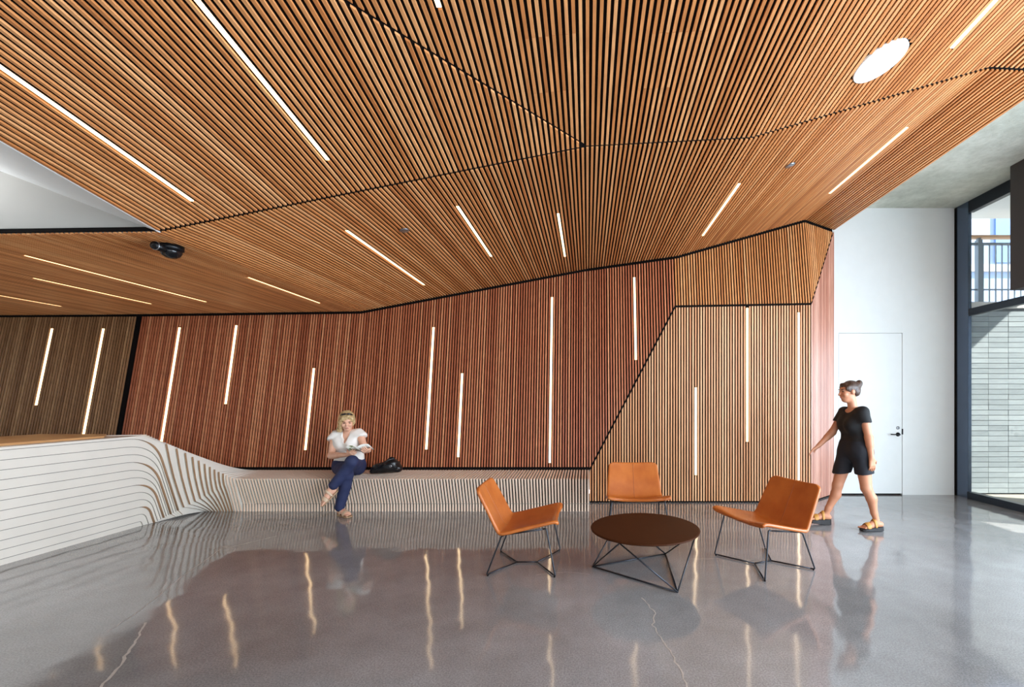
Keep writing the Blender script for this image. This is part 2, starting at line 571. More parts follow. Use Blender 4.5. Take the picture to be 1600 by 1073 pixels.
P = ceil_panel('lower right panel with two folds', [0.0, 1.2825, 3.144, 3.746], z_low, lambda x: YC, lambda x: ytop(x) + 0.03)
ceiling_slats('low', 0.0, 3.746, z_low, lambda x: YC + JG, lambda x: ytop(x) - 0.012, P, M['cedar_y'])
cl = lambda x: max(c2(x), NEAR)
P = ceil_panel('upper left panel beside the white soffit', [-3.377, 0.0], z_b, cl, lambda x: YC)
ceiling_slats('b', -3.377, -0.001, z_b, lambda x: cl(x) + JG, lambda x: YC - JG, P, M['cedar_y'])
P = ceil_panel('upper triangular panel overhead', [-3.377, 0.0], z_a1, lambda x: NEAR, c2)
ceiling_slats('a1', -3.377, -0.001, z_a1, lambda x: NEAR, lambda x: c2(x) - JG, P, M['cedar_y'])
P = ceil_panel('upper right panel holding the round lamp', [0.0, 1.2825, 3.144, 3.746], z_a, lambda x: NEAR, lambda x: YC)
ceiling_slats('a', 0.0, 3.746, z_a, lambda x: NEAR, lambda x: YC - JG, P, M['cedar_y'])
# black end rails closing the panel edges at the step between the rows
def closure(name, a, b, za, zb, mat, parent, d=0.03):
    (xa, ya), (xb, yb) = a, b
    return slab(name, [(xa, ya, za + 0.012), (xb, yb, zb + 0.012), (xb, yb, zb + DEEP + d), (xa, ya, za + DEEP + d)], (0, 0.004, 0), mat, parent)
# plain ceiling behind the camera, out of view, closing the room
slab('rear_ceiling_board', [(-3.377, -4.0, 4.0), (3.8, -4.0, 4.0), (3.8, NEAR, 4.46), (-3.377, NEAR, 4.0)], (0, 0, 0.04), M['white_ceiling'], ceiling)

soffit = tag(empty('trim_1'), 'white folded soffit with a shaded upright face at upper left', kind='structure')
def z_white(x, y): return 2.765 + 0.387 * (-3.377 - x) + 0.178 * (YC - y)
q = [(-3.377, YC + 0.02), (-9.8, YC + 0.02), (-9.8, -4.0), (-3.377, -4.0)]
slab('sloping_face', [(x, y, z_white(x, y) + 0.004) for x, y in q], (0, 0, 0.05), M['white_ceiling'], soffit)
slab('upright_face', [(-3.377, YC + 0.02, 2.775), (-9.8, YC + 0.02, h(-9.6) + 0.012), (-9.8, YC + 0.02, z_white(-9.8, YC) + 0.02), (-3.377, YC + 0.02, 2.80)], (0, 0.06, 0), M['soffit_shade'], soffit)
tag(slab('edge_board', [(-3.372, YC - 0.004, z_b(-3.377, YC) + 0.012), (-3.372, -4.0, z_b(-3.377, -4.0) + 0.012), (-3.372, -4.0, z_b(-3.377, -4.0) + 0.09), (-3.372, YC - 0.004, z_b(-3.377, YC) + 0.06)], (-0.012, 0, 0), M['cedar_y'], soffit), 'cedar edge board')

# back wall: folded panels of slats
wall_back = tag(empty('wall_back'), 'folded wall of upright cedar slats with black joints', kind='structure')
def wall_panel(label, ring2d, yf, parent=None):
    ring = [(x, yf(x, z) + DEEP, z) for x, z in ring2d]
    o = slab('slatted_panel', ring, (0, 0.03, 0), M['black'], parent or wall_back)
    tag(o, label)
    return o
TG = 0.034
z_top = lambda x: h(x) - TG
P = wall_panel('far left panel of dull brown slats', [(-9.6, 0.3), (-6.63, 0.3), (-6.63, h(-6.63) + 0.05), (-9.6, h(-9.6) + 0.05)], y_w0)
wall_slats('w0', -9.6, -6.715, y_w0, lambda x: 0.3, z_top, P, M['olive_z'])
P = wall_panel('long middle panel of red-brown slats above the bench', [(-6.63, 0.43), (0.02, 0.43), (0.02, h(0) + 0.05), (0, h(0) + 0.05), (-3.377, h(-3.377) + 0.05), (-6.63, h(-6.63) + 0.05)], y_w1)
wall_slats('w1', -6.645, -0.001, y_w1, lambda x: 0.50, z_top, P, M['red_z'])
P = wall_panel('shaded panel turning left above the black diagonal', [(0.0, 0.42), (0.04, 0.477), (1.234, 2.756), (1.2825, h(1.2825) + 0.05), (0, h(0) + 0.05)], y_f)
xfg = lambda z: 1.234 + (z - 2.756) * 0.0666
wall_slats('f', 0.0, 1.245, y_f, lambda x: max(0.5, z_diag(x) + 0.03) if x < 1.234 else 2.80, z_top, P, M['red_z'])
P = wall_panel('upper wedge panel leaning back above the block', [(1.234, 2.756), (3.152, 2.79), (3.144, h(3.144) + 0.05), (1.2825, h(1.2825) + 0.05)], y_g)
wall_slats('g', 1.25, 3.152, y_g, lambda x: z_boxtop(x) + 0.02, z_top, P, M['cedar_z'])
P = wall_panel('bright square block of pale slats standing on the floor', [(0.04, 0.0), (3.152, 0.0), (3.152, 2.79), (1.234, 2.756), (0.04, 0.477)], y_box)
wall_slats('box', 0.035, 3.15, y_box, lambda x: 0.022, lambda x: min(z_diag(x) - 0.02, z_boxtop(x) - 0.012), P, M['pale_z'])
P = wall_panel('narrow folded triangle at the upper corner', [(3.10, 4.13), (3.144, 4.04), (3.152, 2.79), (3.746, 4.01), (3.746, 4.12)], y_t)
wall_slats('t', 3.15, 3.746, y_t, lambda x: z_crease(x) + 0.025, z_top, P, M['cedar_z'])
P = wall_panel('narrow side panel turning back to the white wall', [(3.152, 0.0), (3.746, 0.0), (3.746, 4.0), (3.152, 2.79)], y_r)
wall_slats('r', 3.14, 3.75, y_r, lambda x: 0.022, lambda x: z_crease(x) - 0.012, P, M['sheen_rose_z'])
# the block's left cheek, beside the bench end
slab('side_board', [(0.036, 6.124 + DEEP, 0.0), (0.036, 6.30, 0.0), (0.036, 6.30, 0.44), (0.036, 6.124 + DEEP, 0.47)], (0.012, 0, 0), M['black'], wall_back)
# post in the black joint between the two left panels
slab('joint_post', [(-6.71, y_w1(-6.7, 0.3) + 0.03, 0.3), (-6.645, y_w1(-6.7, 0.3) + 0.03, 0.3), (-6.645, y_w1(-6.7, 2.7) + 0.03, 2.70), (-6.71, y_w1(-6.7, 2.7) + 0.03, 2.70)], (0, 0.015, 0), M['black'], wall_back)

# white wall with flush door
YW = 6.617
wall_end = tag(empty('wall_white'), 'smooth white wall between the slats and the window', kind='structure')
DX0, DX1, DZ = (1311 - 918) / 680 * YW, (1409.5 - 918) / 680 * YW, 1.45 + 103.5 / 680 * YW
box('plaster', 3.66, DX0 - 0.006, YW, YW + 0.15, 0, 4.36, M['white_wall'], wall_end)
box('plaster', DX1 + 0.006, XR + 0.16, YW, YW + 0.15, 0, 4.36, M['white_wall'], wall_end)
box('plaster', DX0 - 0.006, DX1 + 0.006, YW, YW + 0.15, DZ + 0.006, 4.36, M['white_wall'], wall_end)
door = tag(empty('door_1', ((DX0 + DX1) / 2, YW, 0)), 'flush white door with black lever handle in white wall', kind='structure')
def dbox(*a, **k):
    o = box(*a, parent=door, **k)
    o.location = Vector(o.location) - Vector(door.location)
    return o
dbox('door_leaf', DX0, DX1, YW + 0.004, YW + 0.05, 0.022, DZ, M['white_wall'])
tag(dbox('door_gap', DX0, DX1, YW + 0.03, YW + 0.06, 0.0, 0.022, M['black']), 'dark gap under the door')
hx = (1403 - 918) / 680 * YW - door.location.x
hz = 1.45 - 54.5 / 680 * YW
ro = link('handle_rose', lathe_mesh('handle_rose', [(0.0, -0.001), (0.031, 0.0), (0.031, 0.008), (0.012, 0.012), (0.011, 0.05), (0.0, 0.052)], M['black_metal'], 24, 'y'), door)
ro.location = (hx, 0.004, hz)
tube('lever', fillet([(hx, -0.046, hz), (hx - 0.02, -0.05, hz), (hx - 0.14, -0.05, hz + 0.004)], 0.01), 0.0085, M['black_metal'], door)
lc = link('lock_cylinder', lathe_mesh('lock_cylinder', [(0.0, 0.0), (0.024, 0.0), (0.022, 0.012), (0.012, 0.014), (0.0, 0.013)], M['steel'], 24, 'y'), door)
lc.location = (hx, 0.004, hz + 0.10)
tag(lc, 'steel lock cylinder')
dbox('strike_plate', DX1 - 0.004, DX1 + 0.014, YW - 0.004, YW + 0.02, hz + 0.0, hz + 0.085, M['black_metal'])

conc = tag(slab('ceiling_concrete', [(3.70, -4, 4.36), (XR + 0.2, -4, 4.36), (XR + 0.2, 6.75, 4.36), (3.70, 6.75, 4.36)], (0, 0, 0.2), M['concrete']),
           'rough raw concrete soffit at upper right by the window', kind='structure')
# closing walls out of view
tag(slab('wall_outer', [(-10.2, 7.0, 0), (3.66, 7.0, 0), (3.66, 7.0, 5.6), (-10.2, 7.0, 5.6)], (0, 0.1, 0), M['white_wall']), kind='structure')
tag(slab('wall_outer_side', [(3.70, 6.62, 4.3), (3.70, 7.0, 4.3), (3.70, 7.0, 5.6), (3.70, 6.62, 5.6)], (0.1, 0, 0), M['white_wall']), kind='structure')
tag(slab('roof_slab', [(-10.2, -4, 5.6), (3.9, -4, 5.6), (3.9, 7.1, 5.6), (-10.2, 7.1, 5.6)], (0, 0, 0.2), M['white_wall']), kind='structure')
tag(slab('wall_fascia', [(3.76, -4, 4.03), (3.76, 6.62, 4.03), (3.76, 6.62, 4.36), (3.76, -4, 4.36)], (-0.012, 0, 0), M['cedar_y']), kind='structure')
tag(slab('wall_rear', [(-10.2, -4.0, 0), (0.0, -4.0, 0), (0.0, -4.0, 5.6), (-10.2, -4.0, 5.6)], (0, -0.15, 0), M['white_wall']), kind='structure')  # added, unseen: partly closes the open rear to cut frontal light
wl = tag(box('wall_left', -10.2, -10.0, -4, 6.9, 0, 5.6, M['white_wall']), kind='structure')

# ------------------------------------------------------------------ window wall on the right
win = tag(empty('window_1', (XR, 4.0, 0)), 'tall dark framed window wall on the right', kind='structure')
def wbox(name, x0, x1, y0, y1, z0, z1, mat, bevel=0.003):
    o = box(name, x0, x1, y0, y1, z0, z1, mat, win, bevel)
    o.location = Vector(o.location) - Vector(win.location)
    return o
tag(wbox('jamb', XR, XR + 0.05, 6.385, 6.612, 0.0, 4.36, M['frame']), 'wide dark end jamb')
wbox('jamb_gasket', XR - 0.012, XR + 0.05, 6.585, 6.615, 0.0, 4.35, M['black'])
MULL = [4.30, 2.15, 0.0, -2.15, -4.0]
for y in MULL:
    wbox('mullion', XR, XR + 0.08, y - 0.03, y + 0.03, 0.0, 4.36, M['frame'])
yedges = [6.385] + MULL
for i in range(len(MULL)):
    ya, yb = yedges[i + 1] + 0.03, yedges[i] - (0.03 if i else 0.0)
    wbox('head', XR, XR + 0.08, ya, yb, 4.19, 4.36, M['frame_dark'])
    wbox('transom', XR, XR + 0.08, ya, yb, 2.68, 2.78, M['frame_dark'])
    wbox('sill', XR - 0.02, XR + 0.08, ya, yb, 0.0, 0.10, M['frame_dark'])
    wbox('pane', XR + 0.03, XR + 0.038, ya, yb, 0.10, 2.68, M['glass'], 0)
    wbox('pane', XR + 0.03, XR + 0.038, ya, yb, 2.78, 4.19, M['glass'], 0)
bulk = tag(empty('trim_2', (5.27, 5.42, 2.8)), 'charcoal bulkhead box hung under the concrete beside the window', kind='structure')
o = box('bulkhead_panel', 5.27, XR - 0.005, 1.2, 5.43, 2.81, 4.358, M['bulkhead'], bulk, 0.004)
o.location = Vector(o.location) - Vector(bulk.location)

# ------------------------------------------------------------------ outside: brick yard wall, railing, facade
brickwall = tag(empty('wall_yard', (6.6, 6.8, 0)), 'pale stack bonded brick wall of the yard outside the window', kind='structure')
def pbox(par, name, x0, x1, y0, y1, z0, z1, mat, bevel=0.0):
    o = box(name, x0, x1, y0, y1, z0, z1, mat, par, bevel)
    o.location = Vector(o.location) - Vector(par.location)
    return o
pbox(brickwall, 'mortar_bed', 5.75, 8.1, 6.756, 6.95, 0, 2.86, M['mortar'])
bme = mesh_from('brick', [Vector(p) for p in box_pts(-0.152, 0.152, -0.02, 0.02, -0.0365, 0.0365)], HEX, [M['brick']])
for i in range(7):
    for j in range(35):
        o = link('brick', bme, brickwall)
        o.location = (5.90 + 0.31 * i + 0.155 - 6.6, 6.762 + random.uniform(-0.002, 0.002) - 6.8, 0.04 + 0.0805 * j)
pbox(brickwall, 'coping', 5.75, 8.1, 6.72, 7.0, 2.86, 2.96, M['facade_white'], 0.006)
yard = tag(slab('ground_yard', [(XR + 0.16, -7, -0.02), (16, -7, -0.02), (16, 6.9, -0.02), (XR + 0.16, 6.9, -0.02)], (0, 0, -0.2), M['paving']), 'pale paving of the yard outside', kind='structure')
terr = tag(slab('ground_terrace', [(5.75, 6.95, 2.9), (20, 6.95, 2.9), (20, 14.4, 2.9), (5.75, 14.4, 2.9)], (0, 0, -0.25), M['paving']), 'upper terrace behind the railing', kind='structure')
canopy = tag(slab('roof_canopy', [(XR + 0.2, -4, 4.42), (8.3, -4, 4.42), (8.3, 7.15, 4.42), (XR + 0.2, 7.15, 4.42)], (0, 0, 0.3), M['white_ceiling']), 'pale underside of the slab overhanging the yard', kind='structure')
scr = tag(empty('wall_sun_mask', (8.05, 0, 0)), 'added unseen concrete wall with a slot that shapes the sun patch', kind='structure')  # added out of view; lets sun through only at the slot
pbox(scr, 'sun_mask_panel', 8.0, 8.15, -6.0, 3.24, 0, 4.41, M['concrete'])
pbox(scr, 'sun_mask_panel', 8.0, 8.15, 3.76, 5.75, 0, 4.41, M['concrete'])
pbox(scr, 'sun_mask_lintel', 8.0, 8.15, 3.24, 3.76, 3.22, 4.41, M['concrete'])
rail = tag(empty('railing', (6.6, 7.05, 2.96)), 'grey terrace railing with timber handrail seen through upper window', 'railing')
pbox(rail, 'post', 6.305, 6.375, 7.02, 7.09, 2.96, 4.03, M['galv'])
pbox(rail, 'post', 7.7, 7.77, 7.02, 7.09, 2.96, 4.03, M['galv'])
pbox(rail, 'handrail', 5.76, 8.3, 7.01, 7.10, 4.06, 4.10, M['rail_wood'])
pbox(rail, 'top_rail', 5.76, 8.3, 7.035, 7.075, 3.95, 3.985, M['galv'])
pbox(rail, 'bottom_rail', 5.76, 8.3, 7.045, 7.065, 3.22, 3.24, M['galv'])
pbox(rail, 'bracket', 6.32, 6.36, 7.03, 7.08, 4.03, 4.06, M['galv'])
for k in range(24):
    x = 5.80 + 0.102 * k
    if 6.28 < x < 6.40:
        continue
    pbox(rail, 'baluster', x - 0.007, x + 0.007, 7.048, 7.062, 3.0, 3.955, M['galv'])
fac = tag(empty('building', (10, 14.5, 2.9)), 'pale blue building beyond the terrace railing', 'building')
pbox(fac, 'wall', 8, 20, 14.5, 15.0, 2.5, 11, M['facade'])
for x in (11.3, 13.55, 15.8):
    pbox(fac, 'window_strip', x, x + 0.55, 14.44, 14.52, 6.0, 10.5, M['facade_dark'])
pbox(fac, 'floor_band', 8, 20, 14.40, 14.5, 5.70, 5.92, M['facade_white'])
for k in range(8):
    pbox(fac, 'cladding_joint', 8.4 + 1.55 * k, 8.43 + 1.55 * k, 14.485, 14.5, 2.9, 5.7, M['facade_dark'])

# ------------------------------------------------------------------ light lines
def light_line(pts_fn, a, b, label, grp, hw, rec=-0.001):
    """pts_fn(t, s, d): point at t along the slat, s across (x), d into the surface"""
    c = (pts_fn(a, 0, 0) + pts_fn(b, 0, 0)) / 2
    root = tag(empty('linear_light', c), label, 'light', grp)
    def part(name, s0, s1, d0, d1, mat, e=0.0):
        pts = []
        for t in (a - e, b + e):
            for s, d in ((s0, d0), (s1, d0), (s1, d1), (s0, d1)):
                pts.append(pts_fn(t, s, d) - c)
        o = prism8(name, pts, mat, root)
        return o
    part('diffuser', -hw, hw, rec, 0.006, M['led'])
    part('housing', -hw - 0.001, hw + 0.001, 0.0062, 0.0128, M['black_metal'], 0.004)
ZF = {'low': z_low, 'b': z_b, 'a1': z_a1, 'a': z_a}
YF = {'w0': y_w0, 'w1': y_w1, 'f': y_f, 'box': y_box}
for s_, x_, a_, b_, lab in LIGHTS_C:
    xx, zf = snap(x_), ZF[s_]
    light_line(lambda t, s, d, xx=xx, zf=zf: Vector((xx + s, t, zf(xx, t) + d)), a_, b_, lab, 'light lines in the ceiling', 0.0125 if x_ > -3 else 0.009, -0.001 if x_ > -3 else 0.0035)
for s_, x_, a_, b_, lab in LIGHTS_W:
    xx, yf = snap(x_), YF[s_]
    light_line(lambda t, s, d, xx=xx, yf=yf: Vector((xx + s, yf(xx, t) + d, t)), a_, b_, lab, 'light lines in the back wall', 0.015)

# round ceiling lamp, dome camera, sprinkler discs
def frame_at(o, x, y, zf, e=0.01):
    dx = (zf(x + e, y) - zf(x - e, y)) / (2 * e)
    dy = (zf(x, y + e) - zf(x, y - e)) / (2 * e)
    n = Vector((dx, dy, -1)).normalized()
    o.location = (x, y, zf(x, y))
    o.rotation_euler = n.to_track_quat('Z', 'Y').to_euler()
lamp = tag(empty('ceiling_lamp'), 'round white flush lamp in the upper right slat ceiling', 'lamp')
frame_at(lamp, LAMP[0], LAMP[1], z_a)
link('lamp_ring', lathe_mesh('lamp_ring', [(LAMP[2] - 0.016, -0.03), (LAMP[2], -0.03), (LAMP[2] + 0.003, 0.004), (LAMP[2] - 0.004, 0.007), (LAMP[2] - 0.016, 0.003)], M['white_gloss'], 48), lamp)
link('diffuser', lathe_mesh('diffuser', [(0.0, -0.02), (LAMP[2] - 0.012, -0.02), (LAMP[2] - 0.014, 0.0005), (0.0, 0.0015)], M['round_lamp'], 48), lamp)
def disc(x, y, zf, label):
    o = tag(empty('sprinkler_cover'), label, 'sprinkler')
    frame_at(o, x, y, zf)
    link('cover_plate', lathe_mesh('cover_plate', [(0.0, 0.0), (0.045, 0.001), (0.045, 0.006), (0.035, 0.011), (0.0, 0.012)], M['steel'], 28), o)
    link('stem', lathe_mesh('stem', [(0.0, -0.02), (0.02, -0.02), (0.02, 0.0), (0.0, 0.0)], M['steel'], 16), o)
disc(-1.767, 4.20, z_low, 'small metal sprinkler disc on the ceiling between two light lines at left')
disc(1.94, 4.165, z_low, 'small metal sprinkler disc on the right ceiling below the long crease')
dome = tag(empty('dome_camera'), 'black dome camera under the low ceiling by the white soffit tip', 'camera')
frame_at(dome, -3.56, 3.72, z_low)
link('mount', lathe_mesh('mount', [(0.0, 0.0), (0.085, 0.0), (0.085, 0.035), (0.07, 0.045), (0.0, 0.045)], M['black_metal'], 32), dome)
hd = link('dome', lathe_mesh('dome', [(0.0, 0.04), (0.075, 0.04), (0.073, 0.06), (0.06, 0.085), (0.035, 0.102), (0.0, 0.108)], mat_plain('dark_glossy_dome', rgb(14, 16, 20), 0.08, 0.0), 32), dome)
sn = link('snout', lathe_mesh('snout', [(0.0, 0.0), (0.032, 0.0), (0.034, 0.09), (0.03, 0.095), (0.0, 0.09)], M['black_metal'], 24, 'x'), dome)
sn.location = (-0.15, 0.0, 0.045)
st = link('trim_ring', lathe_mesh('trim_ring', [(0.030, -0.003), (0.036, -0.003), (0.036, 0.003), (0.030, 0.003)], M['steel'], 24, 'x'), dome)
st.location = (-0.135, 0.0, 0.045)
tag(st, 'thin steel ring')

# ------------------------------------------------------------------ ribbed bench flowing into the laminated desk
RIBS = {0: (5.520, .443, 5.52, .43), 1: (5.517, .452, 5.52, .42), 2: (5.514, .470, 5.52, .405), 3: (5.509, .49, 5.518, .388), 4: (5.496, .514, 5.512, .368),
        5: (5.477, .54, 5.505, .345), 6: (5.459, .572, 5.496, .321), 7: (5.435, .609, 5.479, .295), 8: (5.404, .652, 5.466, .27),
        9: (5.364, .698, 5.452, .245), 10: (5.322, .748, 5.431, .215), 11: (5.268, .803, 5.40, .187), 12: (5.196, .865, 5.368, .158), 13: (5.109, .928, 5.33, .131)}
RT = 0.0113     # half the rib thickness
X0R = -4.449
def z_wall_side(x): return 0.468 + 0.42 * max(0.0, -5.0 - x)
def rib(name, x, prof, ht, parent, m_face, m_edge, edge_flags=None):
    """prof: closed outline in (y, z), anticlockwise seen from +x; extruded across x"""
    n = len(prof)
    V = [(x - ht, y, z) for y, z in prof] + [(x + ht, y, z) for y, z in prof]
    F, mi = [], []
    bm = bmesh.new()
    bv = [bm.verts.new(v) for v in V]
    f0 = bm.faces.new(bv[:n]); f1 = bm.faces.new(bv[n:][::-1])
    f0.material_index = f1.material_index = 0
    for i in range(n):
        j = (i + 1) % n
        f = bm.faces.new((bv[i], bv[j], bv[n + j], bv[n + i]))
        f.material_index = 1
    bmesh.ops.recalc_face_normals(bm, faces=bm.faces[:])
    bmesh.ops.triangulate(bm, faces=[f for f in bm.faces if len(f.verts) > 4])
    me = bpy.data.meshes.new(name)
    me.materials.append(m_face); me.materials.append(m_edge)
    bm.to_mesh(me); bm.free()
    o = link(name, me, parent)
    return o
bench = tag(empty('bench'), 'long low bench of upright plywood ribs along the slatted wall', 'bench')
for n in range(-117, 14):
    x = X0R - 0.0381 * n
    if n <= 0:
        prof = [(6.08, 0.0), (6.08, 0.468), (5.525, 0.445), (5.52, 0.440), (5.634, 0.108), (5.634, 0.10), (5.640, 0.10), (5.640, 0.0)]
    else:
        yf, zf, yk, zk = RIBS[n]
        t = n / 13.0
        ym, zm = yk + (5.645 - yk) * (0.5 + 0.05 * t), zk * (0.5 + 0.10 * t)
        pr = [(yf, zf)]
        for q in range(1, 4):        # the front edge, gently bowed
            s = q / 4
            pr.append((yf + (yk - yf) * s - 0.02 * t * math.sin(math.pi * s), zf + (zk - zf) * s))
        pr.append((yk, zk))
        for q in range(1, 5):
            s = q / 5
            pr.append(((1 - s) ** 2 * yk + 2 * s * (1 - s) * ym + s * s * 5.64, (1 - s) ** 2 * zk + 2 * s * (1 - s) * zm))
        pr.append((5.64, 0.0))
        prof = [(6.08, 0.0), (6.08, z_wall_side(x)), (yf + 0.5 * (6.08 - yf), z_wall_side(x) + 0.5 * (zf - z_wall_side(x)))] + pr
    rib('rib', x, prof, RT - 0.0007, bench, M['ply_face'], M['ply_brown'] if n >= 4 else M['ply_edge'])
# black board close behind the rib fronts, standing in for shade in the gaps
tag(slab('gap_shade_board', [(-4.60, y, z) for y, z in [(6.075, 0.0), (6.075, 0.450), (5.546, 0.428), (5.540, 0.420), (5.652, 0.105), (5.656, 0.0)]], (4.60 + 0.008, 0, 0), M['black'], bench), 'black board standing in for shade between the ribs')
box('kick_line', -4.3, 0.018, 5.631, 5.637, 0.100, 0.1035, M['joint'], bench)

desk = tag(empty('reception_desk'), 'white layered plywood desk curving down into the bench', 'desk')
ENDS = {14: (5.293, .103), 15: (5.241, .073), 16: (5.192, .043), 17: (5.116, .004), 18: (4.95, 0.0)}
ZC = {14: 1.018, 15: .761, 16: .491, 17: .225, 18: -0.03}
TOPZ = 1.045
YN = 1.0
def interp(dct, n):
    a = math.floor(n); b = min(18, a + 1); t = n - a
    va, vb = dct[a], dct[b]
    if isinstance(va, tuple):
        return tuple(p + (q - p) * t for p, q in zip(va, vb))
    return va + (vb - va) * t
TB = 0.0127
for i in range(12):
    nn = 14 + i / 3.0
    x = -4.982 - 0.0127 * i
    zc = interp(ZC, nn)
    ye, ze = interp(ENDS, nn)
    zc = max(zc, 0.008)
    yc = ye - (zc - ze) / 3.2
    path = fillet([Vector((YN, zc, 0)), Vector((min(yc, 5.2), zc, 0)), Vector((ye, ze, 0))], 0.30, 14)
    cur = [(p.x, p.y) for p in path]
    zw = z_wall_side(x)
    prof = [(6.08, 0.0), (6.08, zw), (4.90, TOPZ - 0.012), (4.87, TOPZ), (YN, TOPZ)] + cur
    if ze > 0.012:
        prof.append((ye + 0.06, ze * 0.35))
    prof.append((5.645, 0.0))
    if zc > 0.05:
        tube('step_shade_line', [(x + TB / 2 - 0.001, p.x, p.y + 0.002) for p in path], 0.0026, M['joint'], desk, 6)  # dark strip drawing the shade line at each layer's step
        if i % 3 == 0:
            pp = [p for p in path if p.x > 4.80]
            if len(pp) > 3:
                tube('edge_band', [(x + TB / 2 - 0.004, p.x, p.y) for p in pp], [0.001 + 0.009 * min(1, q / 5) for q in range(len(pp))], M['ply_brown'], desk, 8)
    o = rib('rib' if i % 3 == 0 else 'layer', x, prof, TB / 2, desk, M['ply_face'], M['ply_brown'] if i % 3 == 0 else M['ply_face'])
for i in range(28):
    x = -4.982 - 0.0127 * 11.5 - 0.0381 * (i + 0.5)
    zw = z_wall_side(x)
    prof = [(6.08, 0.0), (6.08, zw), (4.90, TOPZ - 0.012), (4.87, TOPZ), (YN, TOPZ), (YN, 0.0), (4.93, 0.0)]
    rib('layer', x, prof, 0.0187, desk, M['ply_face'], M['ply_face'])
slab('counter_top', [(-5.07, YN, TOPZ + 0.001), (-5.11, 4.6, TOPZ + 0.001), (-5.35, 4.84, TOPZ + 0.001), (-6.1, 4.84, TOPZ + 0.001), (-6.1, YN, TOPZ + 0.001)], (0, 0, 0.02), M['ply_top'], desk)

# ------------------------------------------------------------------ lounge chairs
def solidified(me, thick, sub, name, mat, smooth=True, offset=0.0):
    o = bpy.data.objects.new(name, me)
    COL.objects.link(o)
    md = o.modifiers.new('s', 'SOLIDIFY'); md.thickness = thick; md.offset = offset
    if sub:
        ms = o.modifiers.new('u', 'SUBSURF'); ms.levels = sub; ms.render_levels = sub
    dg = bpy.context.evaluated_depsgraph_get()
    me2 = bpy.data.meshes.new_from_object(o.evaluated_get(dg), depsgraph=dg)
    me2.name = name
    bpy.data.objects.remove(o)
    me2.polygons.foreach_set('use_smooth', [True] * len(me2.polygons))
    return me2
def bez(p, n):
    """Catmull-Rom through points"""
    P = [Vector(q) for q in p]
    P = [2 * P[0] - P[1]] + P + [2 * P[-1] - P[-2]]
    out = []
    for i in range(1, len(P) - 2):
        a, b, c, d = P[i - 1:i + 3]
        for q in range(n):
            t = q / n
            out.append(0.5 * ((2 * b) + (c - a) * t + (2 * a - 5 * b + 4 * c - d) * t * t + (3 * b - a - 3 * c + d) * t ** 3))
    out.append(P[-2])
    return out
CH_PROF = bez([(0.290, 0.416), (0.266, 0.425), (0.15, 0.400), (0.0, 0.366), (-0.13, 0.338), (-0.185, 0.342), (-0.222, 0.392), (-0.285, 0.52), (-0.345, 0.635), (-0.382, 0.712)], 4)
def chair_width(i, n):
    s = i / (n - 1)
    w = 0.328 - 0.048 * max(0, (s - 0.45) / 0.55)
    L = 0.98
    d0, d1 = s * L, (1 - s) * L
    for d, r in ((d0, 0.06), (d1, 0.055)):
        if d < r:
            w -= r - math.sqrt(max(0.0, r * r - (r - d) ** 2))
    return max(w, 0.15)
def chair_point(i, u):
    n = len(CH_PROF)
    p = CH_PROF[i]
    q = CH_PROF[min(i + 1, n - 1)] - CH_PROF[max(i - 1, 0)]
    nrm = Vector((q.y, -q.x)).normalized()        # towards the sitter is +(…)
    if nrm.y < 0 and i < n // 2: nrm = -nrm
    if i >= n // 2 and nrm.x < 0: nrm = -nrm
    s = i / (n - 1)
    dish = 0.045 * (1 - s) + 0.022 * s
    off = dish * (abs(u) ** 1.7 - 0.35)
    return Vector((p.x + nrm.x * off, u * chair_width(i, n), p.y + nrm.y * off))
def chair_shell():
    n = len(CH_PROF)
    U = [-1, -0.93, -0.8, -0.55, -0.28, 0, 0.28, 0.55, 0.8, 0.93, 1]
    V = [chair_point(i, u) for i in range(n) for u in U]
    F = []
    m = len(U)
    for i in range(n - 1):
        for k in range(m - 1):
            F.append((i * m + k, i * m + k + 1, (i + 1) * m + k + 1, (i + 1) * m + k))
    me = mesh_from('seat_shell', V, F, [M['leather']])
    return solidified(me, 0.03, 1, 'seat_shell', M['leather'])
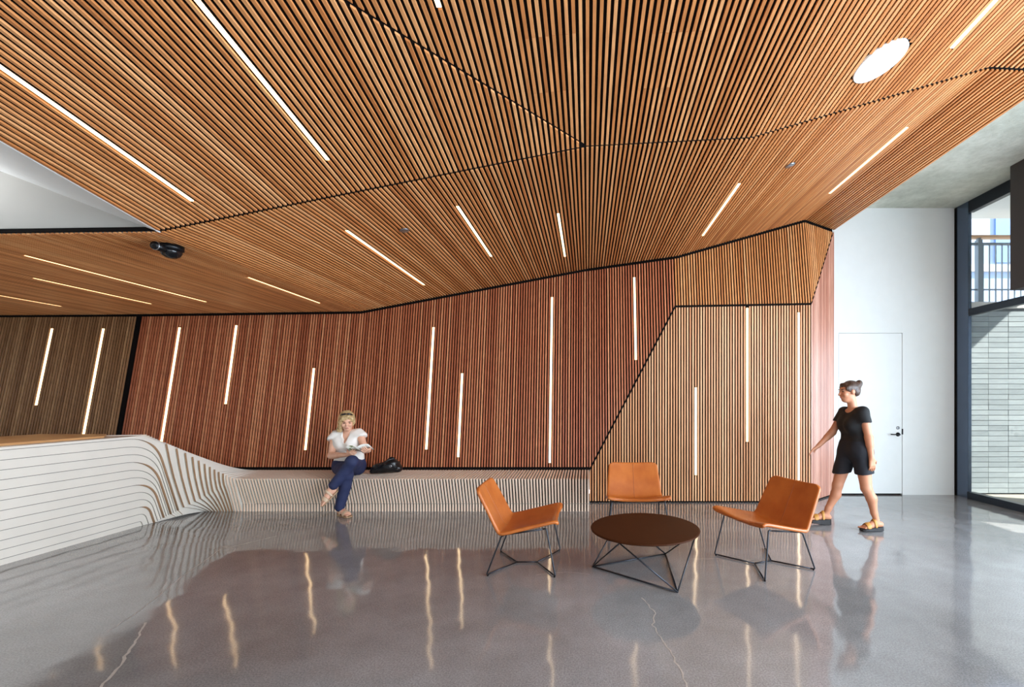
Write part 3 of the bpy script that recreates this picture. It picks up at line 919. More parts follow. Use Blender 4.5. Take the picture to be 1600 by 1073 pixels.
def make_chair(label, loc, rz):
    t = tag(empty('lounge_chair', loc, rz), label, 'chair', 'tan leather lounge chairs')
    link('seat_shell', chair_shell(), t)
    n = len(CH_PROF)
    sm = []
    for i in range(n // 2 - 1, n - 1):
        p = chair_point(i, 0.0)
        q = CH_PROF[min(i + 1, n - 1)] - CH_PROF[i - 1]
        nr = Vector((q.y, 0, -q.x)).normalized()
        if nr.x < 0: nr = -nr
        sm.append(p + nr * 0.0150)
    tube('back_seam', sm, 0.0028, M['seam'], t, 8)
    R = 0.0065
    for s in (-1, 1):
        rf, rs = (-0.285, s * 0.287, R + 0.004), (-0.165, s * 0.27, 0.323)
        ff, fs = (0.283, s * 0.318, R + 0.004), (0.205, s * 0.275, 0.388)
        jr, jf = Vector((-0.085, 0, R + 0.004)), Vector((0.10, 0, R + 0.004))
        link_leg = tube('leg', fillet([Vector(rs) + Vector((0.03, 0, 0.012)), rs, rf, Vector(rf).lerp(jr, 0.1)], 0.02), R, M['wire'], t)
        tube('leg', fillet([Vector(fs) - Vector((0.03, 0, 0.006)), fs, ff, Vector(ff).lerp(jf, 0.1)], 0.02), R, M['wire'], t)
        tube('seat_rail', [Vector(rs) + Vector((0.03, 0, 0.012)), Vector(fs) - Vector((0.03, 0, 0.006))], R, M['wire'], t)
        tube('base_rod', [Vector(rf).lerp(jr, 0.1), jr], R, M['wire'], t)
        tube('base_rod', [Vector(ff).lerp(jf, 0.1), jf], R, M['wire'], t)
        for q in (rf, ff):
            g = link('glide', lathe_mesh('glide', [(0.0, 0.0), (0.007, 0.0), (0.007, 0.008), (0.0, 0.008)], M['black'], 12), t)
            g.location = (q[0] * 0.97, q[1] * 0.97, 0.0)
    tube('centre_bar', [jr, jf], R, M['wire'], t)
    return t
make_chair('tan leather lounge chair on the left, seen from its side, facing right', (-0.545, 3.86, 0), 0.0)
make_chair('tan leather lounge chair behind the round table, facing straight ahead', (0.53, 4.74, 0), -math.pi / 2)
make_chair('tan leather lounge chair on the right, turned towards the round table', (1.562, 3.86, 0), math.radians(200.9))

# ------------------------------------------------------------------ round coffee table
TC = (0.486, 3.70, 0.0)
table = tag(empty('coffee_table', TC), 'round dark brown coffee table on angular wire base between the chairs', 'table')
me = lathe_mesh('tabletop', [(0.0, 0.352), (0.450, 0.352), (0.457, 0.355), (0.459, 0.361), (0.457, 0.366), (0.450, 0.369), (0.0, 0.369)], M['table_top'], 72)
me.polygons.foreach_set('use_smooth', [len(p.vertices) == 4 and abs(p.normal.z) < 0.9 for p in me.polygons])
link('tabletop', me, table)
feet = [Vector((0.044, 3.763, 0.008)), Vector((0.675, 3.262, 0.008)), Vector((0.729, 4.07, 0.008))]
feet = [f - Vector(TC) for f in feet]
tops = []
for a, b in ((0, 1), (1, 2), (2, 0)):
    m_ = (feet[a] + feet[b]) / 2
    d = Vector((m_.x, m_.y, 0)).normalized() * 0.43
    tops.append(Vector((d.x, d.y, 0.346)))
for i in range(3):
    tube('base_rod', [feet[i], feet[(i + 1) % 3]], 0.0065, M['wire'], table)
    tube('leg', [feet[i], tops[i]], 0.006, M['wire'], table)
    tube('leg', [feet[i], tops[(i + 2) % 3]], 0.006, M['wire'], table)
    tube('top_rail', [tops[i], tops[(i + 1) % 3]], 0.006, M['wire'], table)

# ------------------------------------------------------------------ figures: smooth-blended solids meshed as one continuous surface
class Field:
    def __init__(s, lo, hi, vox):
        s.lo = np.array(lo, float); s.v = vox
        s.n = np.ceil((np.array(hi) - s.lo) / vox).astype(int) + 1
        s.f = np.full(tuple(s.n), 0.5, np.float32)
    def grid(s, lo, hi):
        a = np.clip(np.floor((np.array(lo) - s.lo) / s.v).astype(int), 0, s.n)
        b = np.clip(np.ceil((np.array(hi) - s.lo) / s.v).astype(int) + 1, 0, s.n)
        sl = tuple(slice(i, j) for i, j in zip(a, b))
        ax = [s.lo[i] + np.arange(a[i], b[i]) * s.v for i in range(3)]
        return sl, np.meshgrid(*ax, indexing='ij')
    def blend(s, sl, d, k):
        f = s.f[sl]
        hh = np.maximum(k - np.abs(f - d), 0) / k
        s.f[sl] = np.minimum(f, d) - hh * hh * k * 0.25
    def cone(s, a, b, ra, rb, k=0.03):
        a, b = np.array(a, float), np.array(b, float)
        R = max(ra, rb) + 0.07
        sl, (X, Y, Z) = s.grid(np.minimum(a, b) - R, np.maximum(a, b) + R)
        if X.size == 0: return
        ab = b - a; L = max(1e-9, float(ab @ ab))
        t = np.clip(((X - a[0]) * ab[0] + (Y - a[1]) * ab[1] + (Z - a[2]) * ab[2]) / L, 0, 1)
        d = np.sqrt((X - a[0] - t * ab[0]) ** 2 + (Y - a[1] - t * ab[1]) ** 2 + (Z - a[2] - t * ab[2]) ** 2) - (ra + (rb - ra) * t)
        s.blend(sl, d.astype(np.float32), k)
    def chain(s, pts, rad, k=0.03):
        for i in range(len(pts) - 1):
            s.cone(pts[i], pts[i + 1], rad[i], rad[i + 1], k)
    def ell(s, c, r, rot=None, k=0.03, sub=False):
        c, r = np.array(c, float), np.array(r, float)
        R = r.max() + 0.06
        sl, (X, Y, Z) = s.grid(c - R, c + R)
        if X.size == 0: return
        P = np.stack([X - c[0], Y - c[1], Z - c[2]], -1)
        if rot is not None:
            P = P @ np.array(rot)          # columns of rot are the local axes
        q = P / r
        k0 = np.sqrt((q ** 2).sum(-1)) + 1e-9
        k1 = np.sqrt(((P / (r * r)) ** 2).sum(-1)) + 1e-9
        d = (k0 * (k0 - 1.0) / k1).astype(np.float32)
        if sub:
            f = s.f[sl]
            hh = np.maximum(k - np.abs(f + d), 0) / k
            s.f[sl] = np.maximum(f, -d) + hh * hh * k * 0.25
        else:
            s.blend(sl, d, k)
    def cut(s, p, nrm):
        """keep only the side the normal points away from"""
        nrm = np.array(nrm, float); nrm /= np.linalg.norm(nrm)
        sl, (X, Y, Z) = s.grid(s.lo, s.lo + s.n * s.v)
        d = ((X - p[0]) * nrm[0] + (Y - p[1]) * nrm[1] + (Z - p[2]) * nrm[2]).astype(np.float32)
        s.f[sl] = np.maximum(s.f[sl], d)
    def noise(s, amp, fr):
        sl, (X, Y, Z) = s.grid(s.lo, s.lo + s.n * s.v)
        s.f[sl] += (amp * np.sin(X * fr[0] + 1.3 * np.sin(Z * fr[2] * .6)) * np.sin(Y * fr[1] + .7) * np.cos(Z * fr[2])).astype(np.float32)
    def mesh(s, name, mat, origin=(0, 0, 0)):
        f = s.f
        ins = f < 0
        nx, ny, nz = f.shape
        acc = np.zeros((nx - 1, ny - 1, nz - 1, 3), np.float32)
        cnt = np.zeros((nx - 1, ny - 1, nz - 1), np.float32)
        def cell(o): return f[o[0]:nx - 1 + o[0], o[1]:ny - 1 + o[1], o[2]:nz - 1 + o[2]]
        for ax in range(3):
            oth = [a for a in range(3) if a != ax]
            for p in (0, 1):
                for q in (0, 1):
                    o0 = [0, 0, 0]; o0[oth[0]] = p; o0[oth[1]] = q
                    o1 = list(o0); o1[ax] = 1
                    fa, fb = cell(o0), cell(o1)
                    m = (fa < 0) != (fb < 0)
                    t = np.where(m, fa / np.where(m, fa - fb, 1), 0)
                    for a in range(3):
                        acc[..., a] += np.where(m, (t if a == ax else o0[a]), 0)
                    cnt += m
        act = cnt > 0
        idx = np.full(act.shape, -1, np.int64)
        ijk = np.argwhere(act)
        idx[act] = np.arange(len(ijk))
        V = s.lo + (ijk + acc[act] / cnt[act][:, None]) * s.v - np.array(origin)
        Q = []
        for ax in range(3):
            o1, o2 = (ax + 1) % 3, (ax + 2) % 3
            a = np.take(ins, range(0, f.shape[ax] - 1), ax); b = np.take(ins, range(1, f.shape[ax]), ax)
            e = np.argwhere(a != b)
            e = e[(e[:, o1] > 0) & (e[:, o2] > 0) & (e[:, o1] < f.shape[o1] - 1) & (e[:, o2] < f.shape[o2] - 1)]
            if not len(e): continue
            u = np.zeros(3, int); u[o1] = 1
            w = np.zeros(3, int); w[o2] = 1
            g = lambda d: idx[tuple((e - d).T)]
            quad = np.stack([g(u + w), g(w), g(0 * u), g(u)], 1)
            flip = ~ins[tuple(e.T)]
            quad[flip] = quad[flip][:, ::-1]
            Q.append(quad)
        Q = np.concatenate(Q)
        me = bpy.data.meshes.new(name)
        me.from_pydata(V.tolist(), [], Q.tolist())
        me.materials.append(mat)
        me.polygons.foreach_set('use_smooth', [True] * len(me.polygons))
        me.update()
        return me
def vsmooth(me, it=2, fac=0.4):
    bm = bmesh.new(); bm.from_mesh(me)
    for _ in range(it):
        bmesh.ops.smooth_vert(bm, verts=bm.verts[:], factor=fac, use_axis_x=True, use_axis_y=True, use_axis_z=True)
    bm.to_mesh(me); bm.free()
def axes(fwd, up):
    fwd = Vector(fwd).normalized()
    up = Vector(up); up = (up - fwd * up.dot(fwd)).normalized()
    side = fwd.cross(up)             # to the person's right
    return side, fwd, up
def mat_skin():
    t = NT('skin')
    v = t.coord((1, 1, 1))
    c = t.ramp(t.noise(v, 14, 3), [(0.3, rgb(214, 158, 130)), (0.7, rgb(228, 178, 150))])
    t.set(Base_Color=c, Roughness=0.5)
    return t.m
M['skin'] = mat_skin()
M['skin_tan'] = mat_plain('tanned_skin', rgb(192, 132, 100), 0.5, var=0.06)
M['lips'] = mat_plain('lips', rgb(176, 96, 88), 0.45)
M['eye'] = mat_plain('eye_dark', rgb(40, 32, 30), 0.2)
M['brow'] = mat_plain('brow', rgb(120, 90, 60), 0.7)
def mat_hair(name, c0, c1):
    t = NT(name)
    v = t.coord((90, 90, 8))
    t.set(Base_Color=t.ramp(t.noise(v, 1.0, 3), [(0.3, c0), (0.7, c1)]), Roughness=0.42)
    t.bump(t.noise(v, 1.0, 3), 0.6, 0.01)
    return t.m
M['hair_blond'] = mat_hair('blond_hair', rgb(150, 116, 74), rgb(224, 196, 146))
M['hair_brown'] = mat_hair('dark_brown_hair', rgb(44, 30, 24), rgb(84, 60, 48))
M['blouse'] = mat_plain('white_blouse_cloth', rgb(236, 230, 222), 0.8, var=0.03)
M['navy'] = mat_plain('navy_trousers_cloth', rgb(34, 42, 78), 0.75, var=0.1)
M['black_cloth'] = mat_plain('black_cloth', rgb(14, 13, 15), 0.8, var=0.1)
M['denim'] = mat_plain('dark_shorts_cloth', rgb(19, 21, 30), 0.8, var=0.12)
M['sandal'] = mat_plain('beige_sandal', rgb(206, 178, 150), 0.5)
M['sandal_tan'] = mat_plain('ochre_sandal', rgb(186, 132, 60), 0.5)
M['sole_dark'] = mat_plain('dark_sole', rgb(30, 26, 26), 0.6)
M['sole_beige'] = mat_plain('beige_sole', rgb(170, 138, 104), 0.6)

def head(F, c, fwd, up, s=1.0):
    """skull, jaw, nose, brow, ears; c is the middle of the head"""
    R, Fw, U = axes(fwd, up)
    rot = np.array([list(R), list(Fw), list(U)]).T
    c = Vector(c)
    def at(r, f, u): return c + R * r * s + Fw * f * s + U * u * s
    F.ell(at(0, -0.010, 0.030), (0.074 * s, 0.094 * s, 0.084 * s), rot, 0.02)
    F.ell(at(0, 0.022, -0.028), (0.060 * s, 0.070 * s, 0.080 * s), rot, 0.03)
    F.ell(at(0, 0.048, -0.085), (0.030 * s, 0.034 * s, 0.026 * s), rot, 0.03)
    F.cone(at(0, 0.090, 0.012), at(0, 0.112, -0.022), 0.008 * s, 0.012 * s, 0.014)
    F.ell(at(0, 0.080, 0.030), (0.045 * s, 0.014 * s, 0.010 * s), rot, 0.012)
    F.ell(at(0, 0.088, -0.052), (0.022 * s, 0.010 * s, 0.010 * s), rot, 0.01)
    for q in (-1, 1):
        F.ell(at(q * 0.034, 0.098, 0.014), (0.015 * s, 0.014 * s, 0.010 * s), rot, 0.012, sub=True)
        F.ell(at(q * 0.078, -0.005, 0.0), (0.012 * s, 0.022 * s, 0.032 * s), rot, 0.008)
        F.ell(at(q * 0.040, 0.066, -0.022), (0.022 * s, 0.022 * s, 0.022 * s), rot, 0.02)
    return at, rot
def face_bits(parent, at, s, skin_brow):
    def ball(name, p, r, mat, sc=(1, 1, 1)):
        me = lathe_mesh(name, [(0.0001, -r)] + [(r * math.sin(math.pi * q / 8), -r * math.cos(math.pi * q / 8)) for q in range(1, 8)] + [(0.0001, r)], mat, 12)
        o = link(name, me, parent)
        o.location = Vector(p) - Vector(parent.location)
        o.scale = sc
        return o
    for q in (-1, 1):
        ball('eye', at(q * 0.033, 0.082, 0.012), 0.009 * s, M['eye'], (1, 1, 0.7))
        tb = [Vector(at(q * 0.018, 0.094, 0.034)) - Vector(parent.location), Vector(at(q * 0.035, 0.092, 0.039)) - Vector(parent.location), Vector(at(q * 0.052, 0.078, 0.033)) - Vector(parent.location)]
        tube('eyebrow', tb, 0.0035 * s, skin_brow, parent, 6)
    lp = [Vector(at(u, 0.099 - abs(u) * 0.35, -0.053)) - Vector(parent.location) for u in (-0.022, -0.011, 0.0, 0.011, 0.022)]
    tube('lips', lp, [0.002, 0.0045, 0.005, 0.0045, 0.002], M['lips'], parent, 8)
def hand(F, wrist, d, up, curl, thumb_side, s=1.0, spread=0.08):
    """palm from the wrist along d, back of the hand towards up; fingers curl away from up"""
    d = Vector(d).normalized(); up = Vector(up); up = (up - d * up.dot(d)).normalized()
    side = d.cross(up) * thumb_side
    w = Vector(wrist)
    p = w + d * 0.078 * s
    for q in (-1, -0.33, 0.33, 1):
        F.cone(w + side * q * 0.014 * s + d * 0.01, p + side * q * 0.026 * s, 0.016 * s, 0.013 * s, 0.012)
    L = {1: 0.068, 0.33: 0.076, -0.33: 0.071, -1: 0.055}
    for q, l in L.items():
        a = p + side * q * 0.027 * s
        dirv = (d + side * q * spread).normalized()
        ang = 0.0
        for j, fr in enumerate((0.45, 0.32, 0.25)):
            ang += curl * (0.55 if j == 0 else 1.0)
            dd = dirv * math.cos(ang) - up * math.sin(ang)
            b = a + dd * l * fr * s
            F.cone(a, b, (0.0088 - 0.0008 * j) * s, (0.0082 - 0.0008 * j) * s, 0.004)
            a = b
    a = w + d * 0.022 * s + side * 0.026 * s
    b = a + (d * 0.6 + side * 0.75 - up * 0.25).normalized() * 0.036 * s
    c = b + (d * 0.9 + side * 0.25 - up * (0.3 + curl * 0.4)).normalized() * 0.030 * s
    F.cone(a, b, 0.013 * s, 0.010 * s, 0.010); F.cone(b, c, 0.0098 * s, 0.0082 * s, 0.004)
def foot(F, ankle, toe, s=1.0, k=0.02):
    """bare foot: heel, instep, ball, five toes; ankle is the joint, toe the ball direction on the sole plane"""
    a = Vector(ankle); t = Vector(toe)
    d = (t - a)
    return a, t
def foot_solid(F, heel, ball, up, side, s=1.0):
    heel, ball = Vector(heel), Vector(ball)
    d = (ball - heel).normalized()
    F.cone(heel + up * 0.026, heel + d * 0.09 + up * 0.034, 0.030 * s, 0.031 * s, 0.02)
    F.cone(heel + d * 0.06 + up * 0.05, ball + up * 0.020, 0.030 * s, 0.020 * s, 0.02)
    for q in (-1, 0, 1):
        F.cone(heel + d * 0.10 + up * 0.022 + side * q * 0.012, ball + up * 0.016 + side * q * 0.026, 0.022 * s, 0.017 * s, 0.015)
    for q, (l, r) in zip((-1, -0.5, 0, 0.5, 1), ((0.05, 0.0115), (0.046, 0.009), (0.040, 0.0085), (0.033, 0.008), (0.024, 0.0075))):
        a = ball + side * q * 0.034 + up * 0.013
        F.cone(a, a + d * l - up * 0.003, r, r * 0.9, 0.006)

# ---------------- woman reading on the bench
WO = Vector((-3.17, 5.72, 0.45))
woman = tag(empty('person', WO), 'seated person in white blouse and navy trousers reading a booklet, legs crossed', 'person')
def V3(*a): return Vector(a)
sh_r, sh_l = V3(-3.318, 5.71, 0.985), V3(-2.985, 5.70, 1.010)
hip_r, hip_l = V3(-3.265, 5.77, 0.552), V3(-3.075, 5.77, 0.552)
kn_r, an_r = V3(-2.985, 5.40, 0.515), V3(-3.090, 5.42, 0.095)
kn_l, an_l = V3(-2.895, 5.345, 0.690), V3(-3.150, 5.305, 0.335)
el_r, wr_r = V3(-3.290, 5.585, 0.730), V3(-2.985, 5.43, 0.762)
el_l, wr_l = V3(-2.875, 5.625, 0.800), V3(-2.725, 5.425, 0.815)
hc = V3(-3.105, 5.615, 1.172)
hf, hu = V3(0.45, -0.80, -0.42), V3(0.12, -0.25, 1.0)
def torso(F, e, k=0.05, lower=True):
    """e thickens the body for cloth"""
    F.cone(V3(-3.265, 5.79, 0.56), V3(-3.075, 5.79, 0.56), 0.112 + e, 0.112 + e, k)
    F.cone(V3(-3.235, 5.775, 0.70), V3(-3.085, 5.775, 0.70), 0.098 + e, 0.098 + e, k)
    F.cone(V3(-3.235, 5.745, 0.85), V3(-3.075, 5.74, 0.855), 0.098 + e, 0.098 + e, k)
    F.cone(V3(-3.25, 5.725, 0.935), V3(-3.05, 5.715, 0.95), 0.075 + e, 0.075 + e, k)
    for q in (V3(-3.22, 5.655, 0.87), V3(-3.085, 5.65, 0.875)):
        F.ell(q, (0.068 + e, 0.062 + e, 0.066 + e), None, k)
    F.cone(V3(-3.29, 5.72, 0.975), V3(-3.01, 5.71, 0.995), 0.046 + e, 0.046 + e, k)
F = Field((-3.50, 5.06, 0.0), (-2.52, 5.96, 1.34), 0.0062)
torso(F, 0.0)
F.cone(V3(-3.155, 5.715, 1.0), hc + V3(0, 0.03, -0.06), 0.050, 0.047, 0.03)
head_at, head_rot = head(F, hc, hf, hu)
for a, b, c in ((sh_r, el_r, wr_r), (sh_l, el_l, wr_l)):
    F.chain([a, b, c], [0.050, 0.039, 0.026], 0.02)
    F.cone(b, b.lerp(c, 0.35), 0.039, 0.037, 0.02)
hand(F, wr_r, V3(0.80, -0.52, 0.28), V3(-0.1, -0.75, -0.5), 0.45, -1)
hand(F, wr_l, V3(0.05, -1.0, 0.10), V3(0.55, 0.0, -0.8), 0.5, 1)
F.chain([hip_r, kn_r], [0.088, 0.058], 0.03); F.chain([hip_l, kn_l], [0.088, 0.058], 0.03)
for k_, a_ in ((kn_r, an_r), (kn_l, an_l)):
    back = V3(0, 0.02, 0)
    F.chain([k_, k_.lerp(a_, 0.32) + back, k_.lerp(a_, 0.75), a_], [0.054, 0.053, 0.034, 0.031], 0.02)
fr_d = V3(0.86, -0.52, 0).normalized(); fr_side = fr_d.cross(V3(0, 0, 1))
fr_heel = V3(an_r.x - 0.02, an_r.y + 0.035, 0.022)
foot_solid(F, fr_heel, fr_heel + fr_d * 0.175, V3(0, 0, 1), -fr_side)
fl_d = V3(-0.42, -0.62, -0.66).normalized()
fl_up = (V3(-0.35, -0.3, 0.8) - fl_d * V3(-0.35, -0.3, 0.8).dot(fl_d)).normalized()
fl_side = fl_d.cross(fl_up)
fl_heel = an_l - fl_up * 0.062 - fl_d * 0.045
foot_solid(F, fl_heel, fl_heel + fl_d * 0.172, fl_up, fl_side)
me = F.mesh('body', M['skin'], WO); vsmooth(me, 1)
link('body', me, woman)
wh = woman
face_bits(woman, head_at, 1.0, M['brow'])
# blouse
F = Field((-3.50, 5.50, 0.48), (-2.84, 5.98, 1.10), 0.0062)
F.chain([sh_r + V3(0.02, 0, 0.004), sh_r.lerp(el_r, 0.18) + V3(-0.012, 0, 0)], [0.058, 0.070], 0.03)
F.chain([sh_l + V3(-0.02, 0, 0.004), sh_l.lerp(el_l, 0.18) + V3(0.012, 0, 0)], [0.058, 0.070], 0.03)
F.cut(sh_r.lerp(el_r, 0.27), (el_r - sh_r))
F.cut(sh_l.lerp(el_l, 0.27), (el_l - sh_l) + V3(0.0, 0, -0.06))
torso(F, 0.012)
F.noise(0.005, (48, 30, 26))
F.cut(V3(0, 0, 0.600), (0, 0, -1))
F.ell(V3(-3.135, 5.62, 1.035), (0.052, 0.085, 0.105), None, 0.006, sub=True)
F.ell(V3(-3.125, 5.60, 0.955), (0.026, 0.07, 0.07), None, 0.006, sub=True)
me = F.mesh('blouse', M['blouse'], WO); vsmooth(me, 1)
link('blouse', me, woman)
# trousers
F = Field((-3.50, 5.20, 0.05), (-2.76, 5.98, 0.80), 0.0062)
F.cone(V3(-3.265, 5.79, 0.565), V3(-3.075, 5.79, 0.565), 0.120, 0.120, 0.05)
F.cone(V3(-3.245, 5.785, 0.62), V3(-3.085, 5.785, 0.62), 0.105, 0.105, 0.05)
F.chain([hip_r, kn_r], [0.104, 0.074], 0.03); F.chain([hip_l, kn_l], [0.104, 0.074], 0.03)
F.chain([kn_r, kn_r.lerp(an_r, 0.35) + V3(0, 0.02, 0), kn_r.lerp(an_r, 0.96)], [0.070, 0.068, 0.058], 0.02)
F.chain([kn_l, kn_l.lerp(an_l, 0.35) + V3(0, 0.02, 0), kn_l.lerp(an_l, 0.80)], [0.070, 0.066, 0.056], 0.02)
F.noise(0.003, (30, 30, 44))
F.cut(kn_l.lerp(an_l, 0.74), (an_l - kn_l)) if False else None
F.cut(V3(0, 0, 0.645), (0, 0, 1)) if False else None
me = F.mesh('trousers', M['navy'], WO); vsmooth(me, 1)
link('trousers', me, woman)
# hair
F = Field((-3.32, 5.40, 0.96), (-2.90, 5.82, 1.36), 0.0058)
hr = head_rot
F.ell(head_at(0, -0.022, 0.048), (0.088, 0.098, 0.088), hr, 0.02)
F.ell(head_at(0, -0.060, -0.01), (0.080, 0.060, 0.085), hr, 0.03)
F.ell(head_at(0.070, -0.012, -0.02), (0.026, 0.055, 0.085), hr, 0.03)
F.ell(head_at(-0.070, -0.012, -0.005), (0.024, 0.052, 0.075), hr, 0.03)
F.chain([head_at(0.070, 0.02, -0.06), head_at(0.085, 0.0, -0.12), head_at(0.075, -0.02, -0.155)], [0.026, 0.030, 0.014], 0.03)
F.chain([head_at(-0.02, 0.062, 0.098), head_at(0.045, 0.064, 0.066), head_at(0.074, 0.046, 0.01), head_at(0.08, 0.03, -0.05)], [0.014, 0.017, 0.020, 0.022], 0.03)
F.chain([head_at(-0.02, 0.062, 0.098), head_at(-0.062, 0.046, 0.055), head_at(-0.078, 0.02, -0.01)], [0.012, 0.015, 0.018], 0.03)
F.ell(head_at(0, 0.10, -0.015), (0.050, 0.055, 0.078), hr, 0.012, sub=True)
F.noise(0.004, (70, 70, 40))
me = F.mesh('hair', M['hair_blond'], WO); vsmooth(me, 1)
link('hair', me, woman)
sg = link('sunglasses', tube_mesh('sunglasses', [Vector(head_at(u, 0.062 - u * u * 5.0, 0.134 - u * u * 6.0)) - WO for u in (-0.07, -0.045, -0.02, 0.0, 0.02, 0.045, 0.07)], [0.005, 0.012, 0.013, 0.006, 0.013, 0.012, 0.005], M['eye'], 10), woman)
tag(sg, 'dark sunglasses pushed up into the hair')
def sandal(par, heel, d, up, side, L, sole_h, heel_h, m_sole, m_strap, name='sandal'):
    """sole outline extruded along -up, two straps over the foot"""
    heel = Vector(heel)
    org = Vector(par.location)
    out = []
    for t, w in ((-0.02, 0.018), (0.0, 0.030), (0.06, 0.033), (0.12, 0.036), (0.17, 0.046), (0.21, 0.046), (0.235, 0.036), (0.248, 0.016)):
        out.append((t * L / 0.24, w))
    ring = [heel + d * t + side * w for t, w in out] + [heel + d * t - side * w for t, w in reversed(out)]
    n = len(ring)
    V = [p - org for p in ring]
    for i, p in enumerate(ring):
        t = (p - heel).dot(d) / L
        hh = heel_h if t < 0.35 else (heel_h + (sole_h - heel_h) * min(1, (t - 0.35) / 0.3))
        V.append(p - up * hh - org)
    Fc = [tuple(range(n)), tuple(range(2 * n - 1, n - 1, -1))] + [(i, i + n, (i + 1) % n + n, (i + 1) % n) for i in range(n)]
    me = mesh_from('sole', V, Fc, [m_sole])
    bm = bmesh.new(); bm.from_mesh(me); bmesh.ops.recalc_face_normals(bm, faces=bm.faces[:]); bm.to_mesh(me); bm.free()
    root = link(name, me, par)
    for t0, t1, hh, ww in ((0.56, 0.80, 0.066, 0.050), (0.26, 0.40, 0.108, 0.046)):
        V, Fc = [], []
        for j in range(9):
            a = math.pi * j / 8
            for t in (t0, t1):
                V.append(heel + d * t * L + side * math.cos(a) * ww + up * (math.sin(a) * hh * (1.0 if t == t0 else 0.78)) - org)
        for j in range(8):
            Fc.append((2 * j, 2 * j + 1, 2 * j + 3, 2 * j + 2))
        me = solidified(mesh_from('strap', V, Fc, [m_strap]), 0.006, 1, 'strap', m_strap, offset=0.0)
        link('strap', me, root)
    return root
sandal(woman, fr_heel - V3(0, 0, 0.004), fr_d, V3(0, 0, 1), -fr_side, 0.225, 0.014, 0.018, M['sole_beige'], M['sandal'])
sandal(woman, fl_heel, fl_d, fl_up, fl_side, 0.22, 0.010, 0.016, M['sole_beige'], M['sandal'])

# booklet in her hands: two leaves, slightly opened
bk = tag(empty('booklet', (-2.80, 5.345, 0.835)), 'open booklet held by the seated reading person', 'book')
def mat_page():
    t = NT('printed_page')
    v = t.coord((1, 1, 1))
    f = t.noise(v, 22, 2)
    t.set(Base_Color=t.ramp(f, [(0.52, rgb(238, 234, 222)), (0.60, rgb(130, 140, 80)), (0.70, rgb(96, 110, 60))]), Roughness=0.5)
    return t.m
m_pg, m_pw = mat_page(), mat_plain('white_page', rgb(240, 237, 228), 0.55)
bR, bF, bU = V3(1, 0.10, 0.12).normalized(), V3(0, 0.70, -0.35).normalized(), None
bU = bR.cross(bF).normalized()
bF = bU.cross(bR)
for q, nm, mt in ((-1, 'left_leaf', m_pg), (1, 'right_leaf', m_pw)):
    V, Fc = [], []
    for i in range(6):
        s_ = i / 5
        off = bR * q * 0.135 * s_ + bU * (0.02 * math.sin(math.pi * s_ * 0.9) + 0.012 * s_)
        V += [off - bF * 0.09, off + bF * 0.09]
    for i in range(5):
        Fc.append((2 * i, 2 * i + 1, 2 * i + 3, 2 * i + 2))
    link('page', solidified(mesh_from('page', V, Fc, [mt]), 0.006, 0, 'page', mt), bk)
tube('spine', [-bF * 0.09, bF * 0.09], 0.004, m_pw, bk, 8)

# handbag
BG = V3(-2.67, 5.80, 0.462)
bag = tag(empty('handbag', BG), 'slouching black leather handbag lying on the bench', 'bag')
M['bag'] = mat_plain('black_bag_leather', rgb(18, 18, 21), 0.28, var=0.1, bump=0.2, bscale=30)
F = Field((-3.0, 5.60, 0.44), (-2.38, 6.02, 0.76), 0.007)
F.cone(V3(-2.79, 5.79, 0.535), V3(-2.58, 5.80, 0.560), 0.068, 0.080, 0.04)
F.cone(V3(-2.85, 5.77, 0.500), V3(-2.62, 5.79, 0.580), 0.034, 0.070, 0.04)
F.ell(V3(-2.60, 5.80, 0.612), (0.075, 0.060, 0.050), None, 0.04)
F.ell(V3(-2.52, 5.80, 0.535), (0.055, 0.07, 0.055), None, 0.03)
F.noise(0.007, (34, 26, 40))
F.cut((0, 0, 0.470), (0, 0, -1))
me = F.mesh('bag_body', M['bag'], BG); vsmooth(me, 2)
link('bag_body', me, bag)
tube('strap', bez([V3(-0.16, -0.07, 0.03), V3(-0.06, -0.085, 0.11), V3(0.04, -0.075, 0.185), V3(0.10, -0.02, 0.20), V3(0.14, -0.05, 0.13), V3(0.17, -0.07, 0.06)], 5), 0.009, M['bag'], bag, 8)
tube('strap', bez([V3(-0.12, 0.03, 0.09), V3(0.0, 0.0, 0.18), V3(0.07, 0.0, 0.215), V3(0.15, 0.01, 0.14)], 5), 0.009, M['bag'], bag, 8)
rg = link('ring', lathe_mesh('ring', [(0.012, -0.003), (0.018, -0.003), (0.018, 0.003), (0.012, 0.003)], M['steel'], 20, 'y'), bag)
rg.location = (0.085, -0.092, 0.115); tag(rg, 'steel ring')
tube('zip', [V3(-0.13, -0.062, 0.09), V3(-0.02, -0.075, 0.125), V3(0.06, -0.07, 0.155)], 0.003, M['steel'], bag, 6)

